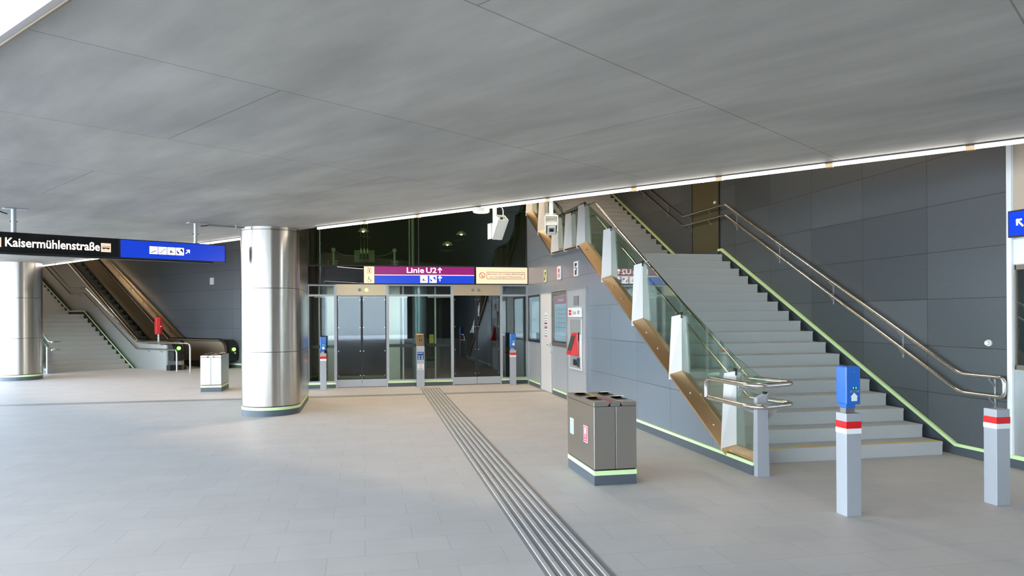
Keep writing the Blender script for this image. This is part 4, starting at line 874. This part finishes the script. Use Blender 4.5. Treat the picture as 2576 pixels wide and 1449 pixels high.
# ------------------------------------------------------------------ surveillance cameras
def cctv(label, base, heading, pitch, drop, W, L, H):
    t = thing('surveillance_camera', label, 'camera', base)
    MB().cyl((0, 0, -.0), (0, 0, -drop), .028 if W > .13 else .026).build('drop_tube', M_cream, t)
    MB().cyl((0, 0, -.0), (0, 0, .012), .06).build('ceiling_flange', M_satin, t)
    MB().add([(.03, .04, .012), (-.04, -.02, .012), (-.26, -.28, .012), (-.19, -.34, .012), (.03, .04, .03), (-.04, -.02, .03), (-.26, -.28, .03), (-.19, -.34, .03)], [(0, 1, 2, 3), (4, 5, 6, 7), (0, 1, 5, 4), (1, 2, 6, 5), (2, 3, 7, 6), (3, 0, 4, 7)]).build('support_arm', M_satin, t)
    hd = Matrix.Translation((0, 0, -drop)) @ Matrix.Rotation(heading, 4, 'Z')
    R4 = hd @ Matrix.Rotation(pitch, 4, 'X')
    def tr_(mb, M4):
        mb.v = [tuple(M4 @ Vector(v)) for v in mb.v]; return mb
    tr_(MB().box(-W / 2 - .012, -W / 2, -.05, .05, -.20, .015).box(W / 2, W / 2 + .012, -.05, .05, -.20, .015).box(-W / 2 - .012, W / 2 + .012, -.05, .05, -.002, .015), hd).build('yoke', M_cream, t, bevel=.003)
    z1 = -.05; z0 = z1 - H; th = .006
    tr_(MB().box(-W / 2, W / 2, -L * .42, L * .58, z1 - th, z1).box(-W / 2, W / 2, -L * .42, L * .58, z0, z0 + th).box(-W / 2, -W / 2 + th, -L * .42, L * .58, z0, z1).box(W / 2 - th, W / 2, -L * .42, L * .58, z0, z1), R4).build('sunshield', M_cream, t)
    bd = tr_(MB().box(-W * .36, W * .36, -L * .40, L * .50, z0 + .018, z1 - .022), R4).build('camera_body', M_cream, t, bevel=.004)
    tr_(MB().box(-W * .26, W * .26, -L * .425, -L * .40, z0 + .04, z1 - .04), R4).build('window', M_satin, bd)
    tr_(MB().box(-W * .17, W * .17, -L * .435, -L * .42, z0 + .055, z1 - .055), R4).build('lens', M_black, bd)
    tr_(MB().cyl((0, L * .5, (z0 + z1) / 2), (0, L * .56, (z0 + z1) / 2), .022), R4).build('cable_gland', M_black, bd)
    return t, R4, (z0, z1)
# right camera looks towards the viewer
c2, R4, _ = cctv('white surveillance camera facing the viewer, hung under the slab edge above the showcases', (2.425, 9.22, 3.17), math.radians(-12), math.radians(36), .215, .152, .33, .15)
MB().tube(rounded([(.03, .02, .0), (.10, .05, -.04), (.17, .06, -.10), (.16, .06, -.18), (.06, .12, -.22), (.02, .16, -.22)], .05), .007, 8).build('cable', M_black, c2)
c1, R4, _ = cctv('white surveillance camera turned away and tilted down, showing its underside, left of the other', (1.765, 9.75, 3.17), math.radians(199), math.radians(54), .27, .150, .31, .13)
MB().tube(rounded([(.09, .03, .0), (.125, .03, -.06), (.12, .02, -.14), (.10, .01, -.20)], .05), .007, 8).build('cable', M_cream, c1)
rl = thing('round_ceiling_lamp', 'flat round lamp under the slab edge beside the left camera', 'lamp', (1.60, 9.88, 3.085))
MB().cyl((0, 0, .0), (0, 0, .055), .115, n=36).build('housing', M_cream, rl); MB().cyl((0, 0, -.004), (0, 0, .0), .10, n=36).build('diffuser', emit('lamp_disc', (255, 236, 205), 2.0), rl)

# ------------------------------------------------------------------ the street outside (seen mirrored in glass and steel)
sb = thing('street_building', 'pale rendered building across the street outside', 'building', (-4, -46, 0))
MB().box(-34, 40, -8, 0, 0, 11).build('walls', M_render, sb)
rw = thing('ramp_wall', 'low white wall by the street outside', 'wall', (-9, -33, 0)); MB().prism([(0, 0), (14, 0), (14, 2.4), (9, 2.4), (0, .4)], 'y', 0, .3).build('parapet', M_render, rw)

# ------------------------------------------------------------------ high bay lamps over the stair void, added fill lights in lobby and lift shaft
def highbay(label, x, y, z, e, col=WARM, r=.25):
    t = thing('high_bay_lamp', label, 'lamp', (x, y, z), group=None)
    MB().lathe([(.04, .28), (.10, .25), (.24, .02), (.25, 0), (.23, .01), (.09, .22), (.03, .25)], (0, 0, 0)).build('reflector', M_satin, t); MB().cyl((0, 0, .27), (0, 0, 8.0 - z), .008, n=6).build('cable', M_dark, t)
    MB().cyl((0, 0, .06), (0, 0, .08), .16).build('diffuser', E_warm, t)
    lamp('high_bay_light', 'AREA', (x, y, z - .02), e, col, .9)
highbay('high bay lamp over the foot of the right staircase', 5.6, 10.0, 6.6, 38)
highbay('high bay lamp over the upper right flight', 5.4, 15.5, 7.0, 9)
highbay('high bay lamp before the lobby', 1.5, 15.2, 6.8, 230)
highbay('high bay lamp over the far left floor', -4.2, 21.0, 6.8, 150)
highbay('high bay lamp over the upper left flight', LW(0.2, 5.5).x, LW(0.2, 5.5).y, 7.4, 110)
lamp('lobby_fill', 'AREA', (-0.4, 17.8, 2.42), 9, COOL, .3)  # unseen fill added to brighten the posts and panels behind the glass
lamp('lobby_fill', 'AREA', (1.2, 17.8, 2.42), 7, COOL, .3)
lamp('lobby_fill', 'AREA', (2.8, 20.2, 2.42), 3, COOL, .4)
lamp('shaft_fill', 'AREA', (0.2, 17.75, 5.2), 16, (0.96, 1.0, 0.84), .3)  # unseen fill added to bring out the lift machinery
lamp('shaft_fill', 'AREA', (2.4, 18.6, 6.2), 3, (0.8, 1.0, 0.6), .3)  # unseen green-tinted fill added for the glow in the upper glass

# groups of like things
GROUPS = {'ticket_validator': 'ticket validators on posts', 'litter_bin': 'steel litter bins', 'steel_column': 'stainless steel columns', 'surveillance_camera': 'white surveillance cameras',
          'wall_pictogram': 'wall pictograms', 'line_light': 'strip lights along the slab edge', 'dome_lamp': 'dome lamps behind the dark glass', 'high_bay_lamp': 'high bay lamps', 'staircase': 'staircases', 'cable_conduit': 'cable conduits'}
for o in bpy.data.objects:
    b_ = o.name.split('.')[0]
    if b_ in GROUPS and o.parent is None and 'label' in o: o['group'] = GROUPS[b_]
